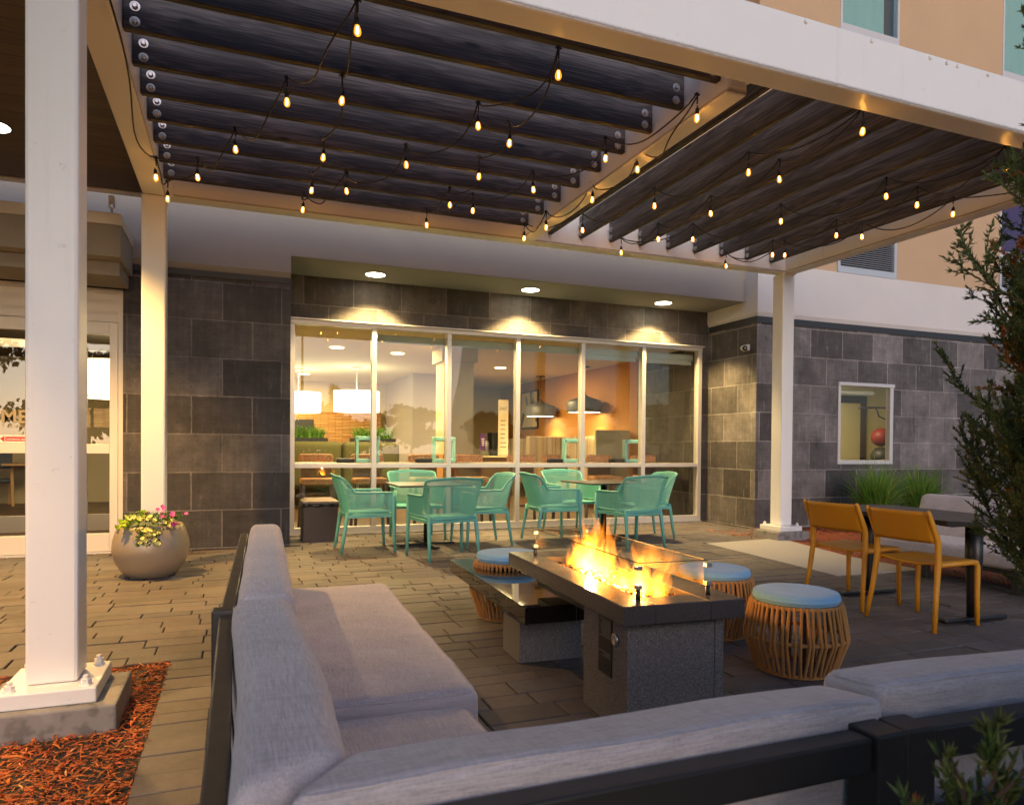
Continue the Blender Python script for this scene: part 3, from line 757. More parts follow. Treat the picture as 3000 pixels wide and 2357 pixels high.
string('string of amber bulbs looped under the right bay of joists', SR, 9, lead=(2.729, 3.79, 3.36), tail=(6.1, 3.6, 3.38))

# ================================================================== fire table group
FA = -.060
def fire_table():
    t = thing('fire_pit_table', 'raised stone fire table with burning gas flames and glass guard', 'fire table', (1.342, 2.277, 0), FA)
    W_, L_ = .530, 1.415; z0, z1 = .455, .530
    o = (.135, .375, .135, 1.19)
    mb = MB()
    mb.cbox(0, o[0], 0, L_, z0, z1, .004).cbox(o[1], W_, 0, L_, z0, z1, .004).cbox(o[0], o[1], 0, o[2], z0, z1-.0006, .004).cbox(o[0], o[1], o[3], L_, z0, z1-.0006, .004)
    mb.build('top_slab', M['slab_dark'], t)
    mb = MB().box(.055, .100, .075, .49, 0, z0-.002).box(.100, .445, .078, .49, 0, z0-.022).box(.445, .485, .075, .49, 0, z0-.002).box(.105, .44, .1, .48, z0-.03, z0-.002)
    mb.build('base', M['granite'], t, bevel=.003)
    MB().cbox(.11, .44, .062, .077, z0-.020, z0-.010, .003).build('access_panel_lip', M['black'], t)
    MB().box(o[0]-.03, o[1]+.03, o[2]-.03, o[3]+.03, z0-.08, z0-.05).build('burner_tray', M['black'], t)
    pl = MB().box(.050, .0545, .205, .325, .195, .435).build('instruction_plate', M['black'], t)
    rng = random.Random(1); mk = MB(); z = .415
    for k in range(9):
        mk.box(.0488, .0496, .212, .318-rng.uniform(0, .035), z, z+.0035); z -= .0085
    for k in range(3):
        mk.box(.0488, .0496, .212, .318-rng.uniform(0, .06), z-.055, z-.052); z -= .008
    mk.build('printed_lines', simple('faint_grey_print', (.22, .22, .22), .6), pl)
    MB().lathe([(0, 0), (.026, 0), (.026, .008), (.020, .012), (.014, .008), (0, .008)], 20).xf(Matrix.Rotation(R(-90), 4, 'Y')).xf(Matrix.Translation((.054, .172, .36))).build('key_valve', M['chrome'], t)
    gx0, gx1, gy0, gy1, gz0, gz1 = .118, .432, .112, 1.30, .565, .668
    g = MB(); th = .006
    g.box(gx0, gx1, gy0, gy0+th, gz0, gz1).box(gx0, gx1, gy1-th, gy1, gz0, gz1).box(gx0, gx0+th, gy0+th+.012, gy1-th-.012, gz0, gz1).box(gx1-th, gx1, gy0+th+.012, gy1-th-.012, gz0, gz1)
    g.build('glass_guard', M['glass_guard'], t)
    for a in ((gx0, gx1, gy0-.0005, gy0+th+.0005), (gx0, gx1, gy1-th-.0005, gy1+.0005), (gx0-.0005, gx0+th+.0005, gy0+.02, gy1-.02), (gx1-th-.0005, gx1+.0005, gy0+.02, gy1-.02)):
        MB().box(*a, gz1+.0003, gz1+.0023).build('glass_edge', M['flash'], t)
    for x in (gx0, gx1):
        for y in (gy0, gy1):
            MB().cbox(x-.013, x+.013, y-.013, y+.013, gz0+.002, gz0+.020, .002).build('corner_clip', M['chrome'], t); MB().cbox(x-.013, x+.013, y-.013, y+.013, gz1-.026, gz1-.010, .002).build('corner_clip', M['chrome'], t)
            MB().lathe([(.011, z1), (.009, z1+.012), (.010, gz0+.002)], 10, (x, y, 0)).build('guard_foot', M['black'], t)
    return t
ft = fire_table()
FM = Matrix.Translation((1.342, 2.277, 0)) @ Matrix.Rotation(FA, 4, 'Z')
def lava():
    rng = random.Random(8); mb = MB()
    for i in range(1100):
        u, v = rng.uniform(.140, .370), rng.uniform(.14, 1.185); z = .488+rng.random()*.016+.010*math.sin(v*9)*rng.random()
        r = rng.uniform(.006, .014); k = rng.random()
        col = (.55, .22, .07) if k < .22 else ((.03, .018, .014) if k < .88 else (.5, .45, .45)); 
        pts = [Vector((rng.gauss(0, 1), rng.gauss(0, 1), rng.gauss(0, .7))).normalized()*r for _ in range(4)]
        mb.add([FM @ (Vector((u, v, z))+p) for p in pts], [(0,1,2),(0,2,3),(0,3,1),(1,3,2)], False, col)
    t = NT('copper_fire_glass'); at = t.n('Attribute', attribute_name='tint'); t.bsdf(at.outputs['Color'], .08, .35, None, .9)
    return tag(mb.build('fire_glass', t.m), 'reflective copper and black fire glass filling the fire table tray', 'fire glass', kind='stuff')
lava()
def flame_mat(name, col, dens):
    t = NT(name); pv = t.n('VolumePrincipled', Density=0.0); pv.inputs['Emission Strength'].default_value = dens; pv.inputs['Emission Color'].default_value = (*col, 1)
    t.t.links.new(pv.outputs[0], t.out.inputs['Volume']); return t.m
fl_o = flame_mat('outer_flame', (1, .27, .014), 10); fl_i = flame_mat('inner_flame', (1, .50, .06), 18)
fire = thing('fire', 'yellow and orange gas flames rising from the fire table', 'fire', (1.342, 2.277, 0), FA)
def tongue(u, v, h, w, lx, ly, seed, mat, name):
    rng = random.Random(seed); n, m = 22, 12; vs = []; fs = []; ph = rng.random()*6; ph2 = rng.random()*6; sq = rng.uniform(.35, .6)
    for i in range(n+1):
        t = i/n; prof = (math.sin(math.pi*min(1, (t*.93+.07)**.62)))**1.0*(1-t)**.35
        cx = u+lx*t*t+.35*w*math.sin(3.2*t+ph)*t+.22*w*math.sin(8*t+ph2)*t
        cy = v+ly*t*t+.5*w*math.sin(3.7*t+ph2)*t+.25*w*math.sin(9.5*t+ph)*t
        for k in range(m):
            a = 2*math.pi*k/m; rr = w*prof*(1+.18*math.sin(3*a+5*t+ph)*t+.12*math.sin(2*a-7*t+ph2))
            vs.append((cx+rr*math.cos(a)*sq, cy+rr*math.sin(a), .492+h*t))
    for i in range(n):
        for k in range(m): fs.append((i*m+k, i*m+(k+1) % m, (i+1)*m+(k+1) % m, (i+1)*m+k))
    fs.append(tuple(range(m-1, -1, -1))); fs.append(tuple(n*m+k for k in range(m)))
    return MB().add(vs, fs, True).build(name, mat, fire)
rng = random.Random(21)
spec = [(.25,.84,.14,.105,.0,.0),(.25,.70,.12,.085,.0,-.02),(.25,.36,.10,.080,.0,.0),(.25,.97,.12,.07,0,.02),(.25,.52,.08,.07,0,0),(.24,.86,.25,.075,.0,.05),(.27,.94,.21,.050,.02,.02),(.22,.78,.20,.055,-.02,-.05),(.26,.70,.26,.040,.01,-.10),(.25,1.0,.15,.045,.0,.09),(.23,.64,.11,.050,.0,-.03),(.24,.90,.17,.075,0,.03),(.29,.82,.23,.034,.03,-.04),
        (.26,.38,.18,.050,.02,.05),(.24,.31,.17,.052,.0,-.03),(.28,.26,.165,.040,.02,-.06),(.22,.44,.14,.045,-.02,.07),(.25,.35,.13,.06,.01,.02),(.27,.22,.13,.045,.03,-.05),(.25,.34,.10,.055,0,0),(.27,.52,.085,.045,.0,.03),(.24,.58,.07,.04,0,0),(.26,.20,.10,.026,.02,-.07),(.24,1.10,.09,.03,0,.03)]
for i, (u, v, h, w, lx, ly) in enumerate(spec):
    h *= 1.3; w *= 1.35
    tongue(u, v, h, w, lx, ly, 100+i, fl_o, 'flame')
    if h > .08:
        for k in range(4): tongue(u+rng.uniform(-.02, .02), v+rng.uniform(-.05, .05), h*rng.uniform(.55, 1.05), w*rng.uniform(.4, .75), lx+rng.uniform(-.03, .03), ly+rng.uniform(-.06, .06), 200+i*3+k, fl_o, 'flame')
    tongue(u, v, h*.62, w*.55, lx*.5, ly*.5, 100+i, fl_i, 'flame_core')
for v, p in ((.85, 9), (.36, 5)):
    l = bpy.data.lights.new('fire_glow', 'POINT'); l.energy = p; l.color = (1, .50, .12); l.shadow_soft_size = .012
    o = bpy.data.objects.new('fire_glow', l); COL.objects.link(o); o.parent = fire; o.location = (.25, v, .66)
# low glossy table tucked under the fire slab
lt = thing('side_table', 'low glossy black tiled table tucked beside the stone fire table', 'table', (1.308, 3.155, 0), -.045)
MB().cbox(0, .46, 0, 1.53, .257, .340, .003).build('tabletop', M['blackgloss'], lt)
MB().box(.05, .40, .215, .49, .0, .256).build('base', M['granite'], lt, bevel=.003); None

# ================================================================== woven stools
def pouf(name, label, loc, rz):
    t = thing(name, label, 'stool', loc, rz, 'woven stools around the fire table')
    mb = MB(); N = 52; rt_, rm, rb_ = .212, .238, .186; zt, zm, zb = .345, .180, .012
    for r, z in ((rt_, zt), (rm, zm), (rb_, zb)):
        mb.tube([(r*math.cos(2*math.pi*k/48), r*math.sin(2*math.pi*k/48), z) for k in range(48)], .0105, 8, closed=True)
    rg = random.Random(4)
    for k in range(N):
        a = 2*math.pi*k/N; j = rg.uniform(-.012, .012); s1 = .012 if k % 2 else -.012
        def pt(r, z, da): return (r*math.cos(a+da), r*math.sin(a+da), z)
        mb.tube([pt(rt_-.012, zt-.004, j), pt(rt_+.006, zt+.006, j), pt(rt_+.010, zt-.010, j), pt((rt_+rm)/2+.010, (zt+zm)/2, j+s1*1.2), pt(rm+.009, zm+.012, s1*2+j), pt(rm+.009, zm-.008, s1*2+j), pt((rb_+rm)/2+.008, (zb+zm)/2, j+s1), pt(rb_+.008, zb+.008, -s1+j), pt(rb_-.004, zb-.006, -s1+j)], .0082, 6)
    mb.build('rope_body', M['rope'], t)
    fr = MB()
    for k in range(4):
        a = R(45+90*k); fr.bar((.20*math.cos(a), .20*math.sin(a), .34), (.225*math.cos(a), .225*math.sin(a), .18), .022, .006); fr.bar((.225*math.cos(a), .225*math.sin(a), .18), (.177*math.cos(a), .177*math.sin(a), .01), .022, .006)
    fr.lathe([(0, .335), (.205, .335), (.205, .350), (0, .350)], 32); fr.build('inner_frame', M['twig'], t)
    c = MB().lathe([(0, .352), (.190, .352), (.204, .355), (.208, .361), (.2075, .370), (.2125, .3735), (.2125, .3765), (.2075, .380), (.208, .392), (.2035, .3995), (.194, .4025), (.16, .4055), (.08, .4075), (0, .408)], 48)
    c.build('seat_cushion', M['blue'], t); return t
p1 = pouf('woven_stool', 'woven rope stool with blue cushion in front of the yellow chairs, nearest the camera', (2.66, 2.81, 0), .2)
dup(p1, (2.70, 3.52, 0), 1.4, 'woven rope stool with blue cushion half hidden behind the glass fire guard')
dup(p1, (1.675, 4.337, 0), 2.2, 'woven rope stool with blue cushion behind the low black table').scale = (1, 1, 1.06)

# ================================================================== sectional sofa
def frame_module(t, x0, x1, back, y0, y1, mat, off, seat_h=.25):
    pass
SR_ = -.035
def sofa_left():
    t = thing('sectional_sofa', 'long grey sofa section running away from the camera at left', 'sofa', (0, 1.92, 0), SR_, 'grey outdoor sofa sections')
    L = 1.74
    cu = MB().rbox(.135, .655, .005, L-.06, .29, .425, .030, 26, puff=.006, sag=.004).build('seat_cushion', M['fabric_y'], t)
    MB().piping(.135, .655, .005, L-.06, .425, .030, None, sag=.004).build('piping', M['fabric_y'], cu)
    def wp(p):
        k = (p.z-.40)/.33; p.x += -.028*k*max(0, min(1, (p.x-.01)/.13)); p.z += .004*math.sin(p.y*9); return p
    MB().rbox(.002, .170, .0, L+.02, .36, .733, .036, 26, wp, .004, sag=.002).build('back_cushion', M['fabric_y'], t)
    f = MB()
    f.cbox(-.058, -.004, 0.0, .05, 0, .700, .004).cbox(-.05, .0, L-.02, L+.03, 0, .66, .004)
    f.cbox(-.040, -.004, .05, L-.02, .662, .692, .004)
    for z in (.56, .45, .34): f.cbox(-.034, -.010, .05, L-.02, z-.02, z+.02, .003)
    f.cbox(0, .66, .02, .06, .24, .285, .004).cbox(0, .66, L-.07, L-.03, .24, .285, .004).cbox(.61, .65, .06, L-.07, .24, .285, .004).cbox(0, .04, .06, L-.07, .24, .285, .004)
    f.cbox(.60, .65, .02, .07, 0, .24, .004).cbox(.60, .65, L-.08, L-.03, 0, .24, .004)
    f.build('frame', M['frame'], t); return t
sofa_left()
def sofa_corner():
    t = thing('sectional_sofa', 'grey corner sofa section nearest the camera, its two back cushions meeting in a mitre', 'sofa', (0, 0, 0), 0, 'grey outdoor sofa sections')
    cu = MB().rbox(.11, .612, .97, 1.905, .26, .392, .030, 22, puff=.008, sag=.004).build('seat_cushion', M['fabric_y'], t)
    MB().piping(.11, .612, .97, 1.905, .392, .030, None, sag=.004).build('piping', M['fabric_y'], cu)
    def wl(p):
        k = (p.z-.40)/.33; p.x += -.028*k*max(0, min(1, (p.x-.01)/.13)); u = max(0, min(1, (1.35-p.y)/.5)); p.y += u*(.035+p.x*.62); p.x += .006*math.sin(p.y*6); return p
    MB().rbox(-.002, .168, .80, 1.925, .36, .730, .036, 28, wl, .004, sag=.002).build('back_cushion', M['fabric_y'], t)
    def wf(p):
        u = max(0, min(1, (.45-p.x)/.45)); p.x += u*(p.y-.80)*.75
        k = max(0, (p.z-.42)/.32); p.y += -.035*k; p.z += .0022*math.sin(p.x*13+p.y*5)-.13*k*(p.y-.80); return p
    cu = MB().rbox(.022, .945, .834, .972, .35, .737, .021, 34, wf, .003, sag=.0014).build('back_cushion', M['fabric_x'], t)
    MB().piping(.022, .945, .834, .972, .737, .021, wf, .0026, sag=.0014).build('piping', M['fabric_x'], cu)
    f = MB()
    f.cbox(-.040, -.006, .80, 1.92, .655, .690, .004).cbox(-.05, -.006, .745, .795, 0, .695, .004)
    f.cbox(-.006, .862, .755, .796, .650, .702, .004).cbox(.862, .918, .745, .803, 0, .708, .004)
    for z in (.545, .42): f.cbox(-.006, .862, .760, .784, z-.028, z+.028, .003).cbox(-.034, -.010, .80, 1.90, z-.028, z+.028, .003)
    f.cbox(0, .90, .80, .84, .215, .255, .004).cbox(0, .62, 1.86, 1.90, .215, .255, .004).cbox(.57, .61, .84, 1.86, .215, .255, .004).cbox(.0, .04, .84, 1.86, .215, .255, .004)
    f.cbox(.56, .61, 1.85, 1.90, 0, .215, .004)
    f.build('frame', M['frame'], t); return t
sofa_corner()
def sofa_right():
    t = thing('sectional_sofa', 'grey sofa section at bottom right, seen from behind beside the small juniper', 'sofa', (.955, .80, 0), -.055, 'grey outdoor sofa sections')
    def wf(p):
        k = max(0, (p.z-.42)/.32); p.y += -.035*k; p.z += .0022*math.sin(p.x*9)-.11*k*(p.y-.02); return p
    MB().rbox(.000, 1.45, .056, .195, .36, .748, .023, 34, wf, .003, sag=.0014).build('back_cushion', M['fabric_x'], t)
    MB().piping(.0, 1.45, .056, .195, .748, .023, wf, .0026, sag=.0014).build('piping', M['fabric_x'], t)
    MB().rbox(.01, 1.45, .20, .86, .26, .40, .035, 20, puff=.01).build('seat_cushion', M['fabric_x'], t)
    f = MB()
    f.cbox(-.030, .028, -.052, .006, 0, .706, .004).cbox(.03, 1.45, -.045, .0, .650, .700, .004).cbox(1.452, 1.50, -.05, .006, 0, .70, .004)
    for z in (.535, .41): f.cbox(.03, 1.45, -.036, -.010, z-.030, z+.030, .003)
    f.cbox(0, 1.45, .02, .06, .215, .255, .004).cbox(0, 1.45, .80, .84, .215, .255, .004).cbox(0, .05, .80, .85, 0, .215, .004).cbox(1.40, 1.45, .80, .85, 0, .215, .004)
    f.build('frame', M['frame'], t); return t
sofa_right()

# ================================================================== turquoise armchairs
def armchair():
    t = thing('armchair', 'x', 'armchair', (0, 0, 0), 0, 'perforated turquoise armchairs')
    # plan path of the shell at seat level, from left arm front round the back to right arm front
    half = [(.225, .295), (.10, .300), (-.05, .297), (-.15, .280), (-.215, .235), (-.245, .165), (-.255, .08), (-.258, 0)]
    pts = half+[(x, -y) for x, y in reversed(half[:-1])]
    pv = [Vector((x, y, 0)) for x, y in pts]
    cum = [0]
    for a, b in zip(pv, pv[1:]): cum.append(cum[-1]+(b-a).length)
    def at(s):
        d = s*cum[-1]
        for i in range(len(pv)-1):
            if d <= cum[i+1]+1e-9: return pv[i].lerp(pv[i+1], (d-cum[i])/(cum[i+1]-cum[i]))
        return pv[-1]
    def sm(e0, e1, x): k = max(0, min(1, (x-e0)/(e1-e0))); return k*k*(3-2*k)
    def surf(s, v):
        p = at(s); a = at(max(0, s-.02)); b = at(min(1, s+.02)); n = Vector((b.y-a.y, -(b.x-a.x), 0)).normalized(); n = -n if n.dot(p) < 0 else n
        d = abs(s-.5)*2                      # 0 at the back, 1 at the arm fronts
        back = 1-sm(.31, .47, d); zt = .632+.185*back-.02*sm(.0, .4, d)*back; zb = .432-.022*back+.01*sm(.9, 1, d)
        z = zb+(zt-zb)*v; k = max(0, (z-.43)/.39)
        lean = back*.105*k**1.2+(1-back)*.018*k
        wide = back*.02*k*(1 if p.y > 0 else -1)*min(1, abs(p.y)/.1)
        return p+n*lean+Vector((0, wide, z))
    ns, nv = 150, 28; bm = bmesh.new(); cache = {}
    def vt(i, j):
        if (i, j) not in cache: cache[(i, j)] = bm.verts.new(surf(i/ns, j/nv))
        return cache[(i, j)]
    for i in range(-1, ns+2):
        for j in range(-1, nv+2):
            if (i+j) % 2: continue
            q = [(i-1, j), (i, j-1), (i+1, j), (i, j+1)]
            ok = [0 <= x <= ns and 0 <= y <= nv for x, y in q]
            if all(ok):
                c = [vt(*p) for p in q]
                if i < 5 or i > ns-5 or j < 2 or j > nv-2: bm.faces.new(c); continue
                ctr = sum((x.co for x in c), Vector())/4; m = [bm.verts.new(ctr+(x.co-ctr)*.70) for x in c]
                for k in range(4): bm.faces.new((c[k], c[(k+1) % 4], m[(k+1) % 4], m[k]))
            elif sum(ok) == 3: bm.faces.new([vt(*p) for p, o in zip(q, ok) if o])
    bmesh.ops.recalc_face_normals(bm, faces=bm.faces[:])
    bmesh.ops.solidify(bm, geom=bm.faces[:], thickness=.007)
    MB().bm(bm).build('shell', M['turq'], t)
    rim = MB(); top = [surf(i/90, 1.0) for i in range(91)]
    front = lambda s: [surf(s, 1-k/6) for k in range(7)]
    rim.tube(list(reversed(front(0)))+top[1:]+front(1)[1:], .0105, 8)
    rim.tube([surf(i/60, 0) for i in range(61)], .010, 8)
    rim.build('rim', M['turq'], t)
    se = MB(); n = 14; g = []
    for i in range(n+1):
        for j in range(n+1):
            x = -.235+.475*i/n; w = .262-.02*(1-i/n)**2; y = -w+2*w*j/n
            z = .423-.020*(1-((i/n-.45)/.55)**2)*(1-(2*j/n-1)**2)-(.022 if i == n else 0)-.012*(1-i/n)
            g.append((x, y, z))
    N = len(g); lo = [(x, y, z-.012) for x, y, z in g]; f = []
    for i in range(n):
        for j in range(n):
            a, b, c, d = i*(n+1)+j, (i+1)*(n+1)+j, (i+1)*(n+1)+j+1, i*(n+1)+j+1
            f.append((a, b, c, d)); f.append((N+d, N+c, N+b, N+a))
    for k in range(n):
        a, b = k, k+1; f.append((b, a, N+a, N+b)); a, b = n*(n+1)+k, n*(n+1)+k+1; f.append((a, b, N+b, N+a))
        a, b = k*(n+1), (k+1)*(n+1); f.append((a, b, N+b, N+a)); a, b = k*(n+1)+n, (k+1)*(n+1)+n; f.append((b, a, N+a, N+b))
    se.add(g+lo, f, True)
    se.bar((.235, -.27, .398), (.235, .27, .398), .022, .032).bar((-.22, -.26, .385), (.23, -.285, .392), .02, .034).bar((-.22, .26, .385), (.23, .285, .392), .02, .034).bar((-.235, -.23, .385), (-.235, .23, .385), .02, .03)
    se.build('seat', M['turq'], t)
    for s in (-1, 1):
        MB().tube([(.245, s*.298, .60), (.243, s*.297, .42), (.250, s*.302, .2), (.262, s*.306, 0)], [.020, .021, .0185, .0150], 8).build('leg', M['turq'], t)
        MB().tube([(-.225, s*.245, .43), (-.235, s*.250, .36), (-.262, s*.257, .18), (-.290, s*.263, 0)], [.017, .023, .0185, .0145], 8).build('leg', M['turq'], t)
    return t
ac = armchair()
spots = [((1.30, 7.655), 0, 'turquoise armchair beside the brown bin, facing right'),
         ((1.965, 6.90), R(96), 'turquoise armchair with its back to the camera, nearest the low black table'),
         ((2.63, 7.70), R(180), 'turquoise armchair facing left, between the two cafe tables'),
         ((2.04, 8.42), R(-92), 'turquoise armchair behind the left cafe table, facing the camera'),
         ((3.53, 7.70), R(-3), 'turquoise armchair facing right, beside the right cafe table'),
         ((4.19, 6.99), R(98), 'turquoise armchair with its back to the camera, behind the flames'),
         ((4.82, 7.71), R(174), 'turquoise armchair facing left, nearest the block return wall'),
         ((4.16, 8.45), R(-85), 'turquoise armchair behind the right cafe table, facing the camera')]
for i, ((x, y), a, lab) in enumerate(spots):
    o = ac if i == 0 else dup(ac)
    o.location = (x, y, 0); o.rotation_euler = (0, 0, a); o['label'] = lab
def cafe_table(name, label, loc, rz):
    t = thing(name, label, 'table', loc, rz, 'black cafe tables')
    MB().cbox(-.395, .395, -.395, .395, .682, .702, .003).build('tabletop', simple('dark_laminate', (.035, .028, .025), .32, 0, .06), t)
    MB().tube([(0, 0, .03), (0, 0, .682)], .036, 16).cbox(-.16, .16, -.16, .16, .668, .682, .003).build('post', M['black'], t)
    b = MB()
    for a in (0, 90, 180, 270):
        d = Vector((math.cos(R(a+6)), math.sin(R(a+6)), 0)); b.bar(d*.02+Vector((0, 0, .028)), d*.33+Vector((0, 0, .020)), .055, .028, w2=.06, t2=.022)
    b.build('foot', M['black'], t, bevel=.004); return t
c1 = cafe_table('cafe_table', 'square black cafe table between four turquoise chairs, left of the flames', (2.0, 7.73, 0), 0)
dup(c1, (4.235, 7.70, 0), .04, 'square black cafe table between four turquoise chairs, right of the flames')

# ================================================================== mustard chairs, long table, bench
def side_chair():
    t = thing('side_chair', 'mustard yellow open-back chair nearest the end of the long black table', 'chair', (4.205, 3.31, 0), R(2), 'mustard side chairs')
    def slab(fn, nu, nv, th, name):
        g = []; lo = []
        for i in range(nu+1):
            for j in range(nv+1):
                p, n = fn(i/nu, j/nv); g.append(p+n*th/2); lo.append(p-n*th/2)
        N = len(g); f = []; w = nv+1
        for i in range(nu):
            for j in range(nv):
                a, b, c, d = i*w+j, (i+1)*w+j, (i+1)*w+j+1, i*w+j+1; f += [(a, b, c, d), (N+d, N+c, N+b, N+a)]
        for i in range(nu): a, b = i*w, (i+1)*w; f.append((b, a, N+a, N+b)); a, b = i*w+nv, (i+1)*w+nv; f.append((a, b, N+b, N+a))
        for j in range(nv): a, b = j, j+1; f.append((a, b, N+b, N+a)); a, b = nu*w+j, nu*w+j+1; f.append((b, a, N+a, N+b))
        return MB().add(g+lo, f, True).build(name, M['yellow'], t)
    def back(u, v):
        y = -.208+.416*u; c = 1-(2*u-1)**2
        return Vector((-.195-.068*v-.028*c, y, .545+.195*v)), Vector((1, .1*(2*u-1), .3)).normalized()
    slab(back, 18, 8, .011, 'backrest')
    def seat(u, v):
        x = -.165+.385*u; y = (-.205+.41*v)*(1-.02*u); dip = .020*(1-(2*v-1)**2)*(1-max(0, (u-.5)*2)**2)
        return Vector((x, y, .418-dip-.006*max(0, u-.85)*6)), Vector((0, 0, 1))
    slab(seat, 16, 14, .014, 'seat')
    for s in (-1, 1):
        MB().tube([(-.272, s*.218, .748), (-.262, s*.218, .735), (-.185, s*.216, .580), (-.172, s*.216, .545), (-.168, s*.216, .42), (-.195, s*.225, .22), (-.232, s*.243, 0)], [.010, .015, .022, .0235, .0225, .020, .0165], 10, flat=.75).build('leg', M['yellow'], t)
        MB().tube([(-.165, s*.209, .405), (.17, s*.204, .408), (.208, s*.204, .402), (.219, s*.205, .375), (.219, s*.206, .2), (.222, s*.208, 0)], [.016, .017, .019, .0205, .019, .0165], 10, flat=.8).build('leg', M['yellow'], t)
    return t
y1 = side_chair()
dup(y1, (4.235, 3.905, 0), R(6), 'mustard yellow open-back chair farther along the long table, before the mulch')
lt2 = thing('long_table', 'long black table with clipped corners between the bench and mustard chairs', 'table', (4.545, 3.64, 0), R(-4))
c = .12; hx, hy = .345, .66
MB().prism([(-hx, -hy+c), (-hx+c, -hy), (hx-c, -hy), (hx, -hy+c), (hx, hy-c), (hx-c, hy), (-hx+c, hy), (-hx, hy-c)], .645, .677).build('tabletop', simple('matt_black_laminate', (.030, .027, .027), .38, 0, .06), lt2)
for yy in (-.445, .445):
    MB().tube([(0, yy, .03), (0, yy, .18), (0, yy, .42), (0, yy, .64)], [.037, .040, .052, .052], 20).cbox(-.25, .25, yy-.05, yy+.05, .63, .6445, .003).build('leg', M['black'], lt2)
    MB().cbox(-.265, .265, yy-.033, yy+.033, .006, .034, .010).build('foot', M['black'], lt2)
bn = thing('bench', 'grey cushioned bench with upright back against the right wall planting', 'bench', (5.95, 3.8, 0), 0)
def wb(p): p.x += .10*(p.z-.3)/.4; return p
MB().rbox(-.36, .27, -1.35, 1.12, .190, .335, .05, 24, puff=.008).build('seat_cushion', M['fabric_y'], bn)
MB().rbox(.13, .27, -1.35, 1.12, .30, .700, .045, 24, wb, .008).build('back_cushion', M['fabric_y'], bn)
f = MB()
for yy in (-1.2, -.13, .65): f.cbox(-.30, -.25, yy-.025, yy+.025, -.02, .185, .003).cbox(.25, .30, yy-.025, yy+.025, -.02, .185, .003)
f.cbox(-.31, .31, -1.3, 1.08, .150, .189, .004).build('frame', M['frame'], bn)

# ================================================================== bin, planter, security camera
bx = thing('trash_bin', 'brown panelled bin with flat lid beside the window', 'bin', (.915, 8.60, 0))
mb = MB().cbox(-.195, .195, -.18, .18, .01, .415, .006)
for i in range(6): mb.box(-.175+.0585*i, -.120+.0585*i, -.1835, -.1802, .06, .385)
for i in range(5): mb.box(-.1985, -.1952, -.155+.062*i, -.097+.062*i, .06, .385)
mb.box(-.199, .199, -.184, .184, 0, .055); mb.build('bin_body', M['brownplastic'], bx)
MB().cbox(-.205, .205, -.19, .19, .445, .470, .006).add([(-.205,-.19,.47),(.205,-.19,.47),(.205,.19,.47),(-.205,.19,.47),(-.15,-.135,.498),(.15,-.135,.498),(.15,.135,.498),(-.15,.135,.498)], [(0,1,5,4),(1,2,6,5),(2,3,7,6),(3,0,4,7),(4,5,6,7)]).build('lid', M['taupeplastic'], bx)
MB().rbox(-.200, .200, -.186, .186, .405, .447, .008, 12, lambda p: p+Vector((.004*math.sin(p.y*60), .006*math.sin(p.x*50), .004*math.sin(p.x*37)))).build('bag_edge', simple('black_bin_bag', (.012, .012, .012), .25), bx)
pt = thing('planter', 'round champagne glazed planter bowl standing on the patio by the entrance', 'planter', (-.675, 6.72, 0))
MB().lathe([(0, 0), (.172, 0), (.187, .006), (.231, .055), (.271, .12), (.294, .19), (.300, .245), (.293, .31), (.273, .378), (.250, .434), (.240, .442), (.231, .438), (.225, .415), (.22, .39)], 64, cap=False).build('bowl', M['pot'], pt)
MB().lathe([(0, .395), (.222, .395)], 32, cap=False).build('soil', M['soil'], pt)
def leafcloud(rng, n, region, size, up=.4):
    mb = MB()
    for i in range(n):
        c = Vector(region(rng)); L = size*rng.uniform(.6, 1.3); w = L*.45
        d = Vector((rng.gauss(0, 1), rng.gauss(0, 1), rng.gauss(up, .8))).normalized(); q = d.cross(Vector((rng.gauss(0, 1), rng.gauss(0, 1), 1))).normalized(); n_ = q.cross(d)
        k = rng.uniform(.65, 1.2); col = (k, k*rng.uniform(.9, 1.1), k)
        mb.add([c-d*L*.5, c+q*w*.5+n_*w*.15, c+d*L*.5, c-q*w*.5+n_*w*.15, c-n_*w*.02], [(0,1,4),(1,2,4),(2,3,4),(3,0,4)], True, col)
    return mb
rg = random.Random(12); PB = Vector((-.675, 6.72, 0))
def flower_mesh(kind):
    mb = MB(); n = 5; r = .021 if kind == 'y' else .022
    vs = [(0, 0, -.008)]; 
    for k in range(10):
        a = 2*math.pi*k/10; rr = r*(1 if k % 2 == 0 else .82); vs.append((rr*math.cos(a), rr*math.sin(a), .006+.003*(k % 2)))
    mb.add(vs, [(0, k+1, (k+1) % 10+1) for k in range(10)], True)
    mb.add([(x, y, z-.002) for x, y, z in vs], [(0, (k+1) % 10+1, k+1) for k in range(10)], True)
    mb.tube([(0, 0, -.008), (0, 0, -.03)], [.004, .002], 5)
    return mb
def flowering(label, cat, region, fl, mat, kind, n_leaf, leafmat, size):
    t = thing('flowering_plant', label, cat, (-.675, 6.72, .40), 0, 'plants in the round planter')
    leafcloud(rg, n_leaf, region, size).build('leaves', leafmat, t, off=(-.675, 6.72, .40))
    me = None
    for x, y, z in fl:
        if me is None: o = flower_mesh(kind).build('flower', mat, t); me = o.data
        else: o = bpy.data.objects.new('flower', me); COL.objects.link(o); o.parent = t
        o.location = (x+.675, y-6.72, z-.40)
        d = Vector((x+.675+rg.gauss(0, .15), -.5+rg.gauss(0, .35), .55+rg.gauss(0, .2)))
        o.rotation_euler = d.to_track_quat('Z', 'Y').to_euler(); s = rg.uniform(.8, 1.15); o.scale = (s, s, s)
